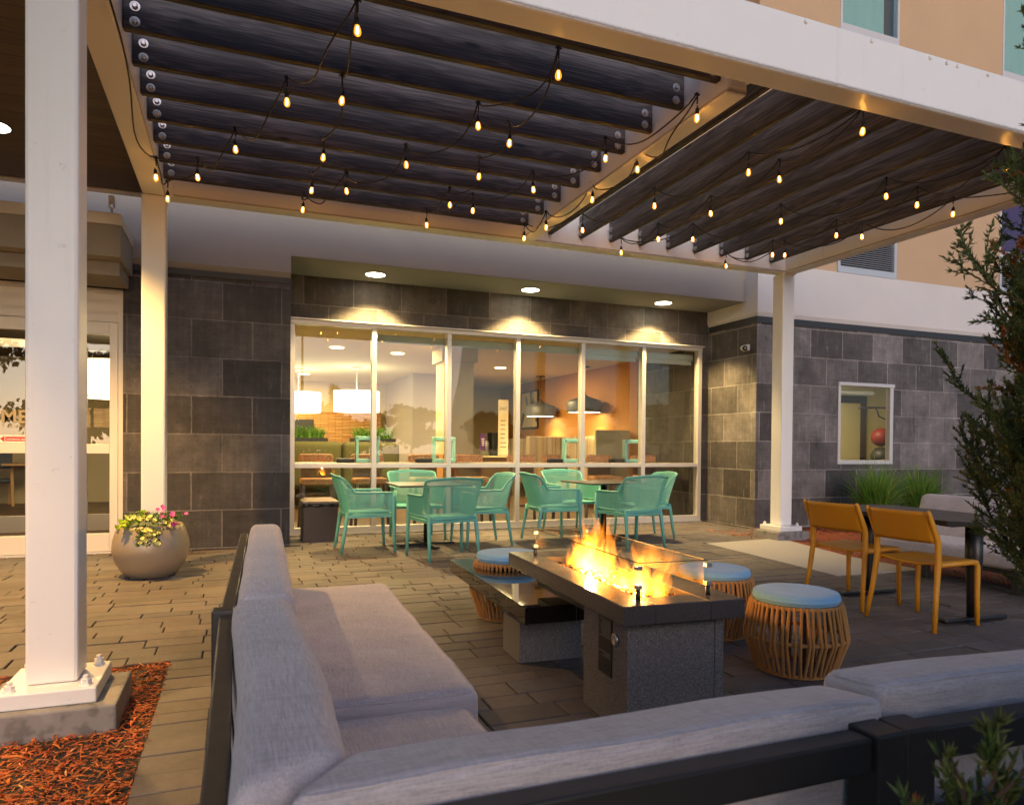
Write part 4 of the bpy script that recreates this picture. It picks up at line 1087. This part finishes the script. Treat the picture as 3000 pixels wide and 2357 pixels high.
def reg_y(r):
    while True:
        p = Vector((r.gauss(-.655, .10), r.gauss(6.60, .09), r.uniform(.40, .545)))
        if (p-Vector((-.66, 6.62, .42))).length < .2: return p
def reg_trail(r): return (r.uniform(-.76, -.58), 6.43+r.gauss(0, .015), r.uniform(.29, .43)) if r.random() < .35 else reg_y(r)
fy = []
for i in range(34): 
    a, b = rg.uniform(-1, 1), rg.random(); fy.append((-.665+.175*a, 6.56-.09*math.sqrt(max(0, 1-a*a))*rg.uniform(.5, 1.1), .435+.105*b*(1-.35*a*a)))
for i in range(19): fy.append((rg.uniform(-.745, -.575), 6.405+rg.gauss(0, .008), rg.uniform(.285, .42)))
flowering('mass of pale yellow petunias spilling over the rim of the round planter', 'flowers', reg_trail, fy, M['petal_y'], 'y', 900, M['green'], .028)
fp = [(-.51+rg.gauss(0, .035), 6.60+rg.gauss(0, .03), .515+rg.gauss(0, .025)) for i in range(9)]+[(-.50, 6.53, .452), (-.475, 6.53, .455), (-.62, 6.66, .565), (-.57, 6.64, .57), (-.70, 6.62, .535), (-.585, 6.66, .588)]
flowering('cluster of magenta petunias standing at the right side of the round planter', 'flowers', lambda r: (r.gauss(-.50, .05), r.gauss(6.63, .07), r.uniform(.40, .53)), fp, M['petal_p'], 'p', 260, M['green'], .026)
lv = thing('leafy_plant', 'bright lime broad-leaved plant hanging over the left rim of the planter', 'plant', (-.675, 6.72, .40), 0, 'plants in the round planter')
def reg_l(r): 
    a = r.random(); return (-.865+.10*a+r.gauss(0, .03), 6.60+r.gauss(0, .07)+.05*a, .435+.075*a+r.gauss(0, .022))
mb = leafcloud(rg, 70, reg_l, .085, .1); mb.v += []
mb.build('leaves', M['lime'], lv, off=(-.675, 6.72, .40))
sc = thing('security_camera', 'small white security camera on the block return wall', 'camera', (6.755, 8.12, 2.55))
MB().cbox(-.045, 0, -.06, .06, -.045, .045, .008).tube([(-.03, 0, 0), (-.08, -.02, -.01), (-.11, -.03, -.015)], .018, 10).build('bracket', M['alu_white'], sc)
bd = MB().tube([(-.07, .02, -.005), (-.10, -.02, -.01), (-.17, -.15, -.03)], [.030, .038, .040], 16).build('housing', M['alu_white'], sc)
MB().tube([(-.1705, -.151, -.0302), (-.1755, -.160, -.032)], [.036, .034], 16).build('lens_ring', M['black'], bd)
MB().tube([(-.1757, -.1603, -.0321), (-.178, -.165, -.033)], [.013, .012], 12).build('lens', M['chrome'], bd)
# ================================================================== junipers and grass
def juniper(name, label, base, height, width, nbr, seed, lower=.10, dens=1.0, sect=None, tips=None):
    rng = random.Random(seed); t = thing(name, label, 'juniper', base, 0, 'junipers at the patio edge')
    tw = MB(); lf = MB(); tw.tube([(0, 0, -.05), (.01, .01, height*.4), (0, 0, height*.85)], [.028*height/2.4, .02*height/2.4, .004], 8)
    def needle(p, d, L, w, col):
        q = d.orthogonal().normalized(); b = d.cross(q)
        an = rng.random()*6.28; q2 = q*math.cos(an)+b*math.sin(an); b2 = d.cross(q2)
        m = p+d*L*.35
        lf.add([p, m+q2*w, m-q2*w*.5+b2*w*.86, m-q2*w*.5-b2*w*.86, p+d*L], [(0,2,1),(0,3,2),(0,1,3),(1,2,4),(2,3,4),(3,1,4)], False, col)
    def spray(p, d, L, depth, col):
        n = max(3, int(L/.011)); x = p.copy(); dd = d.copy(); pts = [x.copy()]
        for i in range(n):
            dd = (dd+Vector((rng.gauss(0, .10), rng.gauss(0, .10), rng.gauss(.05, .08)))).normalized()
            x = x+dd*(L/n); pts.append(x.copy()); f = i/n
            for k in range(3 if depth else 4):
                a = (dd*1.1+Vector((rng.gauss(0, .55), rng.gauss(0, .55), rng.gauss(.1, .5)))).normalized()
                kk = rng.uniform(.6, 1.25); c = (col[0]*kk, col[1]*kk, col[2]*kk)
                needle(x, a, rng.uniform(.011, .022), rng.uniform(.0016, .0026), c)
            if depth and rng.random() < (.42*dens) :
                a = (dd+Vector((rng.gauss(0, .6), rng.gauss(0, .6), rng.gauss(.15, .4)))).normalized()
                spray(x, a, L*rng.uniform(.22, .45)*(1-.4*f), depth-1, col)
        (tw if depth == 2 else lf).tube(pts[::2] if len(pts) > 6 else pts, .0015 if depth < 2 else .0024, 4, cap=False, col=None if depth == 2 else col)
        needle(x, dd, .022, .0024, col)
    for i in range(nbr):
        h = height*(lower+(1-lower)*((i+rng.random())/nbr)**.85); f = h/height
        az = rng.uniform(*sect) if sect else rng.random()*6.283
        R_ = width*(1.0-.70*max(0, f-.45)/.55)*rng.uniform(.55, 1.25)
        d = Vector((math.cos(az), math.sin(az), rng.uniform(.75, 1.25)))
        brown = rng.random() < .05; k = rng.uniform(.7, 1.2)
        col = (2.6, .9, .8) if brown else (k*rng.uniform(.85, 1.2), k, k*rng.uniform(.8, 1.2))
        st = Vector((math.cos(az)*.02, math.sin(az)*.02, max(.02, h-R_*1.0)))
        spray(st, d.normalized(), R_*1.5, 2, col)
    tw.build('branches', M['twig'], t); lf.build('foliage', M['juniper'], t); return t
juniper('juniper_tree', 'tall dark juniper rising at the right edge of the photo', (2.17, 1.16, 0), 2.5, .40, 250, 31, .37, 1.0, (1.6, 5.6))
juniper('juniper_shrub', 'small juniper with a browned twig behind the bottom right sofa', (.715, .50, 0), .81, .12, 44, 5, .50, 1.0)
def grass_clump(label, x, y, h, n, seed, spread):
    rng = random.Random(seed); t = thing('grass_clump', label, 'ornamental grass', (x, y, 0), 0, 'grass clumps at the wall'); mb = MB()
    for i in range(n):
        a = rng.random()*6.283; r = rng.random()**.6*.16; b = Vector((r*math.cos(a), r*math.sin(a), -.02)); hh = h*rng.uniform(.55, 1.1)
        out = Vector((math.cos(a)+rng.gauss(0, .5), math.sin(a)+rng.gauss(0, .5), 0))*spread*rng.uniform(.2, 1.0)
        w = rng.uniform(.004, .0075); q = Vector((-math.sin(a+rng.gauss(0, .8)), math.cos(a), 0)).normalized(); pts = []
        for k in range(6):
            s = k/5; p = b+Vector((0, 0, hh*(s-.28*s**3*out.length/spread)))+out*s**2.2; pts.append((p, w*(1-s**2)+.0004))
        vs = [];  k0 = rng.uniform(.6, 1.25); col = (k0*rng.uniform(.8, 1.3), k0, k0*.9)
        if rng.random() < .06: col = (3.2, 1.6, 2)
        for p, ww in pts: vs += [p-q*ww, p+q*ww]
        mb.add(vs, [(2*k, 2*k+1, 2*k+3, 2*k+2) for k in range(5)], True, col)
    mb.build('blades', M['grass'], t); return t
grass_clump('tall green grass clump under the small window, behind the first mustard chair', 8.30, 7.28, 1.02, 950, 1, .46)
grass_clump('tall green grass clump just left of the grey bench back', 9.15, 7.30, 1.0, 950, 2, .48)

# ================================================================== dining room seen through the window
def inner(name, mb, mat): return struct(name, mb, mat)
warm_wall = m_stucco('warm_plaster', (.55, .45, .26), .05); ceil_m = simple('ceiling_tile', (.62, .57, .40), .9, 0, .03)
orange_wall = m_stucco('amber_wall', (.50, .22, .055), .06); floor_m = simple('wood_floor', (.10, .055, .025), .35, 0, .2, 3)
inner('dining_floor', MB().box(-6.5, 6.95, 9.26, 18.5, -.12, .003), floor_m)
inner('dining_ceiling', MB().box(-.25, 6.95, 9.26, 18.5, 2.70, 2.8), ceil_m)
inner('dining_wall', MB().box(-.25, 6.95, 18.0, 18.2, 0, 2.7).box(-.35, -.15, 9.26, 18.0, 0, 2.7), warm_wall)
inner('dining_wall', MB().box(6.70, 6.95, 10.95, 18.0, 0, 2.7), orange_wall)
inner('dining_wall', MB().box(6.69, 6.95, 9.27, 10.948, 0, 2.7), M['block'])
def m_brickwall():
    t = NT('amber_slate_cladding'); g = t.n('NewGeometry'); sp = t.n('SeparateXYZ'); t.t.links.new(g.outputs['Position'], sp.inputs[0])
    cb = t.n('CombineXYZ'); t.t.links.new(sp.outputs[0], cb.inputs[0]); t.t.links.new(sp.outputs[2], cb.inputs[1])
    br = t.n('TexBrick', Scale=1.0); t.t.links.new(cb.outputs[0], br.inputs['Vector'])
    for k, v in (('Mortar Size', .006), ('Brick Width', .35), ('Row Height', .035)): br.inputs[k].default_value = v
    br.inputs['Color1'].default_value = (.40, .19, .06, 1); br.inputs['Color2'].default_value = (.62, .34, .12, 1); br.inputs['Mortar'].default_value = (.12, .06, .02, 1)
    t.bsdf(br.outputs[0], .7); return t.m
inner('dining_wall', MB().box(.4, 3.4, 17.80, 17.98, 0, 1.95), m_brickwall())
mb = MB().box(.35, 1.75, 17.70, 17.79, .9, 1.75); tag(mb.build('fireplace', M['black']), 'dark rectangular opening in the amber clad back wall', 'fireplace')
inner('dining_wall', MB().box(3.55, 4.4, 15.0, 18.0, 0, 2.7), m_stucco('grey_plaster', (.36, .33, .32), .05))
col = thing('column', 'square plaster column with capital and amber lower panel inside the dining room', 'column', (3.25, 10.85, 0))
MB().box(-.24, .24, -.24, .24, 1.0, 2.45).box(-.29, .29, -.29, .29, 2.45, 2.699).build('shaft', warm_wall, col)
MB().box(-.25, .25, -.25, .25, 0, 1.0).build('base_panel', orange_wall, col)
drum_m = emit('lit_drum_shade', (1, .86, .52), 3.4)
def drum(label, x, y, rad=.45, z0=1.80, h=.42, zc=2.70):
    t = thing('drum_pendant', label, 'pendant lamp', (x, y, z0), 0, 'white drum pendants')
    MB().lathe([(rad, 0), (rad, h), (rad-.01, h), (rad-.01, 0)], 40, cap=False).build('shade', drum_m, t)
    MB().lathe([(0, .012), (rad-.012, .012), (rad-.012, .02), (0, .02)], 40).build('diffuser', drum_m, t)
    MB().lathe([(rad+.001, 0), (rad+.002, .01), (rad, .012)], 40, cap=False).lathe([(rad+.001, h-.01), (rad+.002, h), (rad, h)], 40, cap=False).build('shade_edge', M['brownplastic'], t)
    MB().tube([(0, 0, .1), (0, 0, zc-z0-.02)], .012, 8).lathe([(0, zc-z0-.05), (.09, zc-z0-.05), (.09, zc-z0), (0, zc-z0)], 20).build('rod', M['alu_white'], t)
    return t
drum('large white drum pendant behind the second window pane', 2.25, 14.35)
drum('large white drum pendant at the left jamb of the dining window', 1.19, 15.2)
dome_m = simple('graphite_pendant_metal', (.07, .07, .08), .45, 0, .05)
def dome(label, x, y):
    t = thing('dome_pendant', label, 'pendant lamp', (x, y, 1.80), 0, 'dark dome pendants'); r = .345
    MB().lathe([(r-.012, 0), (r, .0), (r+.005, .02), (r+.004, .19), (r-.03, .235), (.06, .325), (.03, .36), (.03, .40)], 40, cap=False).build('shade', dome_m, t)
    MB().lathe([(0, .012), (r-.01, .012), (r-.01, .018), (0, .018)], 32).build('diffuser', emit('pendant_glow', (1, .80, .42), 9), t)
    MB().tube([(0, 0, .38), (0, 0, .9)], .008, 6).lathe([(0, .88), (.10, .88), (.10, .90), (0, .90)], 20).build('rod', dome_m, t)
    l = bpy.data.lights.new('pendant_spot', 'SPOT'); l.energy = 42; l.spot_size = R(125); l.spot_blend = .3; l.color = (1, .66, .22); l.shadow_soft_size = .1
    o = bpy.data.objects.new('pendant_spot', l); COL.objects.link(o); o.location = (0, 0, -.01); o.parent = t
dome('dark dome pendant with glowing underside, nearer the right end of the window', 6.32, 12.30); dome('dark dome pendant with glowing underside, beside the framed print', 6.30, 14.40)
def panel_light(x, y, w, d, p, lab, z=2.70, color=(1, .74, .33)):
    p *= 1.25
    t = thing('ceiling_light', lab, 'light', (x, y, z), 0, 'room ceiling lights')
    MB().lathe([(0, -.012), (w/2, -.012), (w/2, -.002), (0, -.002)], 24).build('lens', emit('ceiling_lens', color, 5), t)
    l = bpy.data.lights.new('area', 'AREA'); l.shape = 'RECTANGLE'; l.size = w*3; l.size_y = d*3; l.energy = p; l.color = color
    o = bpy.data.objects.new('area', l); COL.objects.link(o); o.location = (0, 0, -.03); o.parent = t
panel_light(1.5, 11.6, .22, .5, 60, 'round ceiling light behind the first window pane')
panel_light(2.55, 11.9, .22, .5, 60, 'round ceiling light behind the second window pane')
panel_light(4.9, 13.2, .22, .5, 55, 'round ceiling light left of the dome pendants')
panel_light(1.4, 16.2, .22, .6, 80, 'round ceiling light above the drum pendants')
l_cnt = tag(MB().cbox(.62, 6.58, 9.20, 9.62, .865, .900, .004).build('counter', simple('walnut_counter', (.12, .07, .035), .4, 0, .15)), 'brown bar counter running along the inside of the dining window', 'counter')
pat = NT('orange_speckled_upholstery'); c = pat.coords(); f = pat.noise(c, 70, 3, .7)
pat.bsdf(pat.ramp(f, [(.40, (.60, .20, .05)), (.52, (.80, .40, .16)), (.62, (.90, .70, .45))]), .8)
woodleg = simple('grey_oak_leg', (.16, .12, .085), .5, 0, .1)
def stool():
    t = thing('bar_stool', 'x', 'bar stool', (0, 0, 0), 0, 'orange upholstered bar stools')
    MB().rbox(-.235, .235, .16, .235, .80, 1.005, .05, 14).build('backrest', pat.m, t); MB().rbox(-.22, .22, -.20, .20, .60, .68, .03, 12).build('seat', pat.m, t)
    for sx in (-1, 1):
        for sy in (-1, 1): MB().bar((sx*.19, sy*.17, .62), (sx*.225, sy*.20, 0), .035, .035, (0, 1, 0)).build('leg', woodleg, t)
    MB().box(-.2, .2, .185, .215, .64, .82).box(-.2, .2, -.19, -.17, .24, .27).build('back_frame', woodleg, t); return t
st0 = stool()
for i, (x, lab) in enumerate(((1.04, 'left window pane'), (1.74, 'second pane, at its left mullion'), (2.55, 'second mullion, at the turquoise stand'), (3.23, 'third window pane'), (4.09, 'fourth pane, at its left'), (4.67, 'fourth pane, at the turquoise stand'), (5.43, 'fifth window pane'), (6.25, 'last window pane'))):
    o = st0 if i == 0 else dup(st0); o.location = (x-.02, 9.80, 0); o['label'] = 'orange speckled bar stool inside the '+lab
turq2 = simple('turquoise_lacquer', (.30, .66, .62), .4, 0, .03)
for i, (a, b) in enumerate(((1.45, 1.755), (2.49, 2.80), (4.45, 4.79), (5.47, 5.815))):
    t = thing('counter_stand', 'open turquoise frame stand on the counter, '+('behind the first mullion', 'behind the second mullion', 'behind the fourth mullion', 'behind the fifth mullion')[i], 'stand', ((a+b)/2, 9.33, .90), 0, 'turquoise frame stands on the counter'); h = (b-a)/2
    MB().cbox(-h, -h+.035, -.05, .05, .0, .345, .006).cbox(h-.035, h, -.05, .05, 0, .345, .006).cbox(-h+.001, h-.001, -.05, .05, .29, .347, .012).cbox(-h+.03, h-.03, -.05, .05, 0, .05, .006).build('frame', turq2, t)
    tag(MB().cbox(a-.24, a-.02, 9.28, 9.38, .901, .955, .006).build('napkin_box', M['black']), 'low black box on the counter, '+('at the left end', 'left of the second stand', 'left of the third stand', 'left of the last stand')[i], 'box', 'black boxes on the counter')
sofa_m = NT('green_plaid'); c = sofa_m.coords(); ck = sofa_m.math('ADD', sofa_m.noise(sofa_m.coords(scale=(22, 1, 1)), 1.0, 1), sofa_m.noise(sofa_m.coords(scale=(1, 1, 22)), 1.0, 1)); sofa_m.bsdf(sofa_m.ramp(ck, [(.38, (.022, .024, .006)), (.6, (.065, .062, .02))]), .9)
sb = thing('lounge_sofa', 'long green plaid sofa back under the drum pendants', 'sofa', (1.8, 13.0, 0))
for a, b in ((-1.3, -.05), (-.03, 1.0)): MB().rbox(a, b, -.2, .1, .35, 1.19, .08, 14, puff=.02).build('back', sofa_m.m, sb)
MB().box(-1.3, 1.0, .1, .8, .1, .5).build('seat', sofa_m.m, sb)
def plantbox(label, x, y, seed):
    rng = random.Random(seed); t = thing('potted_grass', label, 'plant', (x, y, 1.0), 0, 'grassy plants behind the sofa'); mb = MB()
    MB().box(-.42, .42, -.12, .12, -.98, .26).build('trough', M['black'], t)
    for i in range(420):
        a = rng.random()*6.283; q = Vector((-math.sin(a), math.cos(a), 0)); b = Vector((rng.uniform(-.36, .36), rng.uniform(-.08, .08), .25)); o_ = Vector((math.cos(a), math.sin(a)*.5, 0))*rng.uniform(.08, .34); h = rng.uniform(.12, .34); vs = []
        for k in range(5): s = k/4; p = b+o_*s**1.8+Vector((0, 0, h*(s*1.3-.55*s*s))); w = .008*(1-s)+.001; vs += [p-q*w, p+q*w]
        kk = rng.uniform(.6, 1.3); mb.add(vs, [(2*k, 2*k+1, 2*k+3, 2*k+2) for k in range(4)], True, (kk, kk, kk))
    mb.build('blades', M['grass'], t)
plantbox('grassy green plant in a black trough behind the left of the sofa', 1.15, 13.45, 1); plantbox('grassy green plant in a black trough behind the right of the sofa', 2.42, 13.45, 2)
bt = thing('booth_partition', 'pale booth screen under the nearer dome pendant', 'booth', (6.0, 11.2, 0)); pale = m_stucco('pale_booth_panel', (.52, .47, .28), .03)
MB().cbox(-.03, .66, -.05, .02, 0, 1.44, .01).cbox(.0, .66, .02, .06, .0, 1.40, .01).build('panel', pale, bt); 
tan = NT('tan_striped_booth'); cc = tan.noise(tan.coords(scale=(14, 14, .2)), 1.0, 1); tan.bsdf(tan.ramp(cc, [(.4, (.16, .12, .08)), (.6, (.27, .21, .14))]), .8)
bt2 = thing('booth_bench', 'tan striped booth bench along the amber wall', 'booth', (6.35, 13.6, 0))
MB().rbox(.2, .33, -1.9, 1.9, .3, 1.35, .03, 14).cbox(-.6, .2, .2, .3, 0, 1.35, .02).cbox(-.75, .2, 2.0, 2.1, 0, 1.32, .02).build('back', tan.m, bt2); MB().rbox(-.3, .2, -1.9, 1.9, .3, .48, .03, 12).build('seat', pat.m, bt2)
ar = thing('framed_print', 'framed abstract print on the amber wall, lit from above', 'picture', (6.69, 15.9, 2.03))
MB().box(-.03, 0, -.52, .52, -.46, .46).build('frame', M['black'], ar)
ap = NT('abstract_print'); c = ap.coords(); ap.bsdf(ap.ramp(ap.noise(c, 2.4, 2, .4, .8), [(.38, (.05, .045, .04)), (.45, (.65, .60, .50)), (.58, (.70, .50, .25)), (.62, (.60, .57, .5))]), .6)
MB().box(-.034, -.030, -.48, .48, -.42, .42).build('print', ap.m, ar)
mn = thing('menu_board', 'tall pale menu board with dark script near the coffee machines', 'sign', (5.65, 15, 1.55)); 
MB().box(-.12, .12, 0, .02, -.62, .64).build('board', simple('pale_timber_board', (.62, .52, .36), .6, 0, .1), mn)
mk = MB(); rng = random.Random(3)
for k in range(7): mk.box(-.07, .07-rng.uniform(0, .04), -.004, -.001, .16-.10*k, .175-.10*k)
for k in range(6): mk.bar((-.095+.03*k, -.003, .40), (-.075+.03*k, -.003, .46+.03*rng.random()), .008, .002, (0, 1, 0))
mk.build('script', M['black'], mn)
sg = thing('table_sign', 'small purple card sign standing on the coffee counter', 'sign', (5.06, 14.7, 1.22)); MB().cbox(-.065, .065, 0, .01, -.19, .19, .002).build('card', CURT['purple'], sg)
mk = MB()
for k in range(4): mk.box(-.035+.004*k, .035-.003*k, -.003, -.001, .06-.045*k, .078-.045*k)
mk.build('print', M['alu_white'], sg)
cf = thing('coffee_counter', 'coffee station counter with steel urn at the back of the dining room', 'counter', (5.6, 15.4, 0))
MB().box(-.9, .6, -.4, .3, 0, .88).build('cabinet', floor_m, cf); MB().box(-.93, .63, -.43, .3, .88, .92).build('worktop', pale, cf)
MB().lathe([(.0, .92), (.11, .92), (.11, 1.22), (.06, 1.30), (0, 1.31)], 20, (-.25, 0, 0)).build('urn', M['steel'], cf)
MB().cbox(-.12, .25, -.15, .2, .92, 1.45, .02).build('machine', M['black'], cf)
rc = tag(MB().cbox(2.75, 3.05, 14.0, 14.3, .5, 1.12, .03).cbox(2.72, 3.08, 13.95, 14.35, .42, .5, .02).build('lounge_chair', simple('red_shell', (.60, .06, .03), .4)), 'red chair back peeking past the right end of the green sofa', 'chair')

# ================================================================== entrance lobby behind the door
inner('lobby_ceiling', MB().box(-6.5, -.36, 8.36, 18.5, 2.72, 2.85), simple('dark_lobby_ceiling', (.10, .075, .055), .8))
inner('lobby_wall', MB().box(-6.6, -.36, 15.5, 15.7, 0, 2.72).box(-6.7, -6.5, 8.36, 15.5, 0, 2.72).box(-.42, -.355, 8.36, 15.5, 0, 2.72), warm_wall)
inner('lobby_floor', MB().box(-6.5, -.42, 8.36, 9.26, -.12, .003), floor_m)
mat_m = simple('charcoal_entrance_mat', (.04, .036, .032), .95, 0, .1, 80)
tag(MB().box(-5, -1.2, 8.42, 9.9, .004, .014).build('door_mat', mat_m), 'dark entrance mat on the lobby floor just inside the door', 'mat')
idr = thing('inner_door', 'inner pair of glazed lobby doors with pale frames', 'door', (-2.4, 10.3, 0))
mb = MB()
for x in (.42, .56, -.75, -.61, -2.0): mb.box(x, x+.075, 0, .05, .02, 2.3)
mb.box(-2.6, 1.2, 0, .05, 2.3, 2.4).box(.56, 1.2, 0, .05, .02, .22).box(-.61, .42, 0, .05, .02, .22)
mb.build('frame', M['door_alu'], idr)
drum('huge lit drum pendant in the lobby behind the entrance door', -1.55, 11.6, .55, 1.78, .52, 2.72)
panel_light(-2.6, 11.0, .2, .6, 70, 'small round light in the dark lobby ceiling', 2.72, (1, .74, .40))
ch = thing('lobby_chair', 'light oak chair with dark blue seat inside the lobby', 'chair', (-4.0, 15.0, 0), R(20)); oak = simple('light_oak', (.50, .30, .12), .5, 0, .1)
for sx in (-1, 1):
    MB().bar((sx*.22, -.2, .92), (sx*.24, -.26, 0), .045, .04, (0, 1, 0)).build('leg', oak, ch); MB().bar((sx*.22, .22, .46), (sx*.24, .25, 0), .045, .04, (0, 1, 0)).build('leg', oak, ch)
MB().cbox(-.24, .24, -.22, .25, .42, .48, .02).build('seat', simple('slate_blue_seat', (.05, .06, .08), .7), ch); MB().cbox(-.24, .24, -.24, -.19, .66, .94, .02).build('backrest', bpy.data.materials['slate_blue_seat'], ch)
tb = thing('lobby_table', 'dark lobby table beside the oak chair', 'table', (-3.3, 15.0, 0)); MB().cbox(-.5, .5, -.4, .4, .72, .76, .01).build('tabletop', oak, tb); MB().tube([(0, 0, 0), (0, 0, .72)], .05, 12).build('post', M['black'], tb)

# ================================================================== fitness room behind the small window
gy = m_stucco('cream_wall', (.72, .64, .40), .03); aub = simple('aubergine_paint', (.045, .018, .045), .5)
inner('fitness_wall', MB().box(7.1, 15, 11.2, 11.3, 0, 2.72).box(13.05, 13.15, 8.055, 11.2, 0, 2.72).box(7.06, 7.1, 8.32, 11.2, 0, 2.72), gy)
inner('fitness_ceiling', MB().box(7.1, 13.1, 8.055, 11.2, 2.72, 2.8), ceil_m); inner('fitness_floor', MB().box(7.1, 13.1, 8.055, 11.2, -.1, .003), M['asphalt'])
fd = thing('fitness_door', 'cream door in an aubergine frame seen through the small window', 'door', (12.1, 11.15, 0))
MB().box(.15, .30, 0, .045, 0, 2.25).box(-1.3, .15, 0, .045, 2.10, 2.25).build('frame', aub, fd); MB().box(-1.3, .15, .02, .045, 0, 2.10).build('leaf', gy, fd)
rk = thing('ball_rack', 'dark exercise ball rack holding a red and a yellow ball', 'rack', (12.0, 10.3, 0))
mb = MB().box(.02, .10, -.03, .03, 0, 2.0).tube([(-.75, 0, 1.93), (-.3, 0, 1.95), (.05, 0, 1.95)], .018, 8).tube([(-.3, 0, 1.94), (-.22, 0, 1.78), (.05, 0, 1.70)], .016, 8)
for z in (1.28, 1.14, .85): mb.tube([(-.42, -.1, z), (.05, -.1, z-.01)], .014, 6)
mb.tube([(-.2, 0, 1.12), (.05, 0, .85)], .02, 8); mb.build('rack_frame', aub, rk)
def m_ball(nm, a, b, dr):
    t = NT(nm); sp = t.n('SeparateXYZ'); t.t.links.new(t.coords(), sp.inputs[0])
    t.bsdf(t.mix(t.ramp(t.math('MULTIPLY_ADD', sp.outputs[0], dr[0], t.math('MULTIPLY_ADD', sp.outputs[2], dr[1], .5)), [(.48, 0.0), (.52, 1.0)]), a, b), .5); return t.m
def ball(label, x, y, z, r, m):
    o = MB().lathe([(r*math.sin(math.pi*i/16), -r*math.cos(math.pi*i/16)) for i in range(17)], 24, cap=False).build('exercise_ball', m); o.location = (x, y, z); tag(o, label, 'ball')
ball('red and black exercise ball on the upper arm of the rack', 11.78, 10.25, 1.37, .18, m_ball('red_black_ball', (.22, .012, .012), (.02, .015, .03), (4, -2)))
ball('yellow and dark exercise ball at the bottom of the small window', 11.74, 10.2, .98, .20, m_ball('yellow_dark_ball', (.45, .33, .02), (.03, .028, .03), (-1.2, 4)))
tag(MB().tube([(11.93+.06*math.cos(a*.4)*1.0, 10.22, 1.52+.42*math.sin(a*.4)) for a in range(16)], .010, 6, closed=True).build('resistance_band', simple('red_rubber', (.45, .03, .02), .5)), 'looped red resistance band hanging on the ball rack', 'exercise band')
panel_light(9.9, 10.0, .25, .5, 45, 'ceiling light of the fitness room', 2.72, (1, .82, .48))

# ================================================================== what the windows mirror: car park lamps and trees behind the camera
def far_tree(x, y, h, seed):
    rng = random.Random(seed); t = thing('tree', 'dark leafy car park tree mirrored in the glass', 'tree', (x, y, 0), 0, 'car park trees mirrored in the windows')
    MB().tube([(0, 0, -.1), (.1, 0, h*.3), (-.05, .1, h*.75)], [.16, .12, .04], 8).build('trunk', M['twig'], t); lf = MB()
    cl = [Vector((rng.gauss(0, h*.20), rng.gauss(0, h*.20), h*rng.uniform(.32, .95))) for _ in range(42)]
    for c in cl:
        for i in range(110):
            p = c+Vector((rng.gauss(0, 1), rng.gauss(0, 1), rng.gauss(0, .8)))*h*.06; s = rng.uniform(.12, .26)
            a = Vector((rng.gauss(0, 1), rng.gauss(0, 1), rng.gauss(0, 1))).normalized()*s; b = a.orthogonal()*.6
            k = rng.uniform(.6, 1.2); lf.add([p-a, p+b, p+a, p-b], [(0,1,2,3)], False, (k, k, k))
    lf.build('crown', M['treeleaf'], t)
for i, (x, y, h) in enumerate(((-9, -36, 7.0), (-3, -47, 3.6), (6, -44, 4.4), (9.5, -50, 3.6), (15, -46, 4.8), (22, -45, 4.2), (31, -42, 4.6), (-16, -30, 8.0), (42, -46, 5.5), (2, -52, 3.2), (12, -52, 3.4), (26, -52, 3.6))): far_tree(x, y, h, 40+i)
def lamp(x, y):
    t = thing('street_lamp', 'slim car park lamp post mirrored in the glass', 'street lamp', (x, y, 0), 0, 'car park lamps mirrored in the windows')
    MB().tube([(0, 0, 0), (0, 0, 8)], [.09, .06], 8).bar((0, 0, 7.95), (.9, 0, 7.98), .08, .06).build('pole', M['black'], t)
    MB().box(.5, 1.1, -.18, .18, 7.88, 7.96).build('lamp_head', emit('car_park_lamp', (1, .93, .8), 30), t)
lamp(3.5, -24); lamp(13, -27)

def shade_hedge():  # greenery added out of view, sized to block low light on the sofas
    rng = random.Random(77); mb = MB()
    for i in range(6000):
        c = Vector((rng.uniform(.45, 3.1), -1.0+rng.gauss(0, .16), rng.uniform(.05, 1.75)*rng.uniform(.85, 1.05))); s = rng.uniform(.03, .07)
        a = Vector((rng.gauss(0, 1), rng.gauss(0, 1), rng.gauss(.6, 1))).normalized()*s; b = a.orthogonal()*.5; k = rng.uniform(.6, 1.2)
        mb.add([c-a, c+b, c+a, c-b], [(0,1,2,3)], False, (k, k, k))
    tag(mb.build('shade_hedge', M['juniper']), 'unseen juniper row added behind the camera to shade the sofa backs', 'shade_hedge', kind='stuff')
shade_hedge()
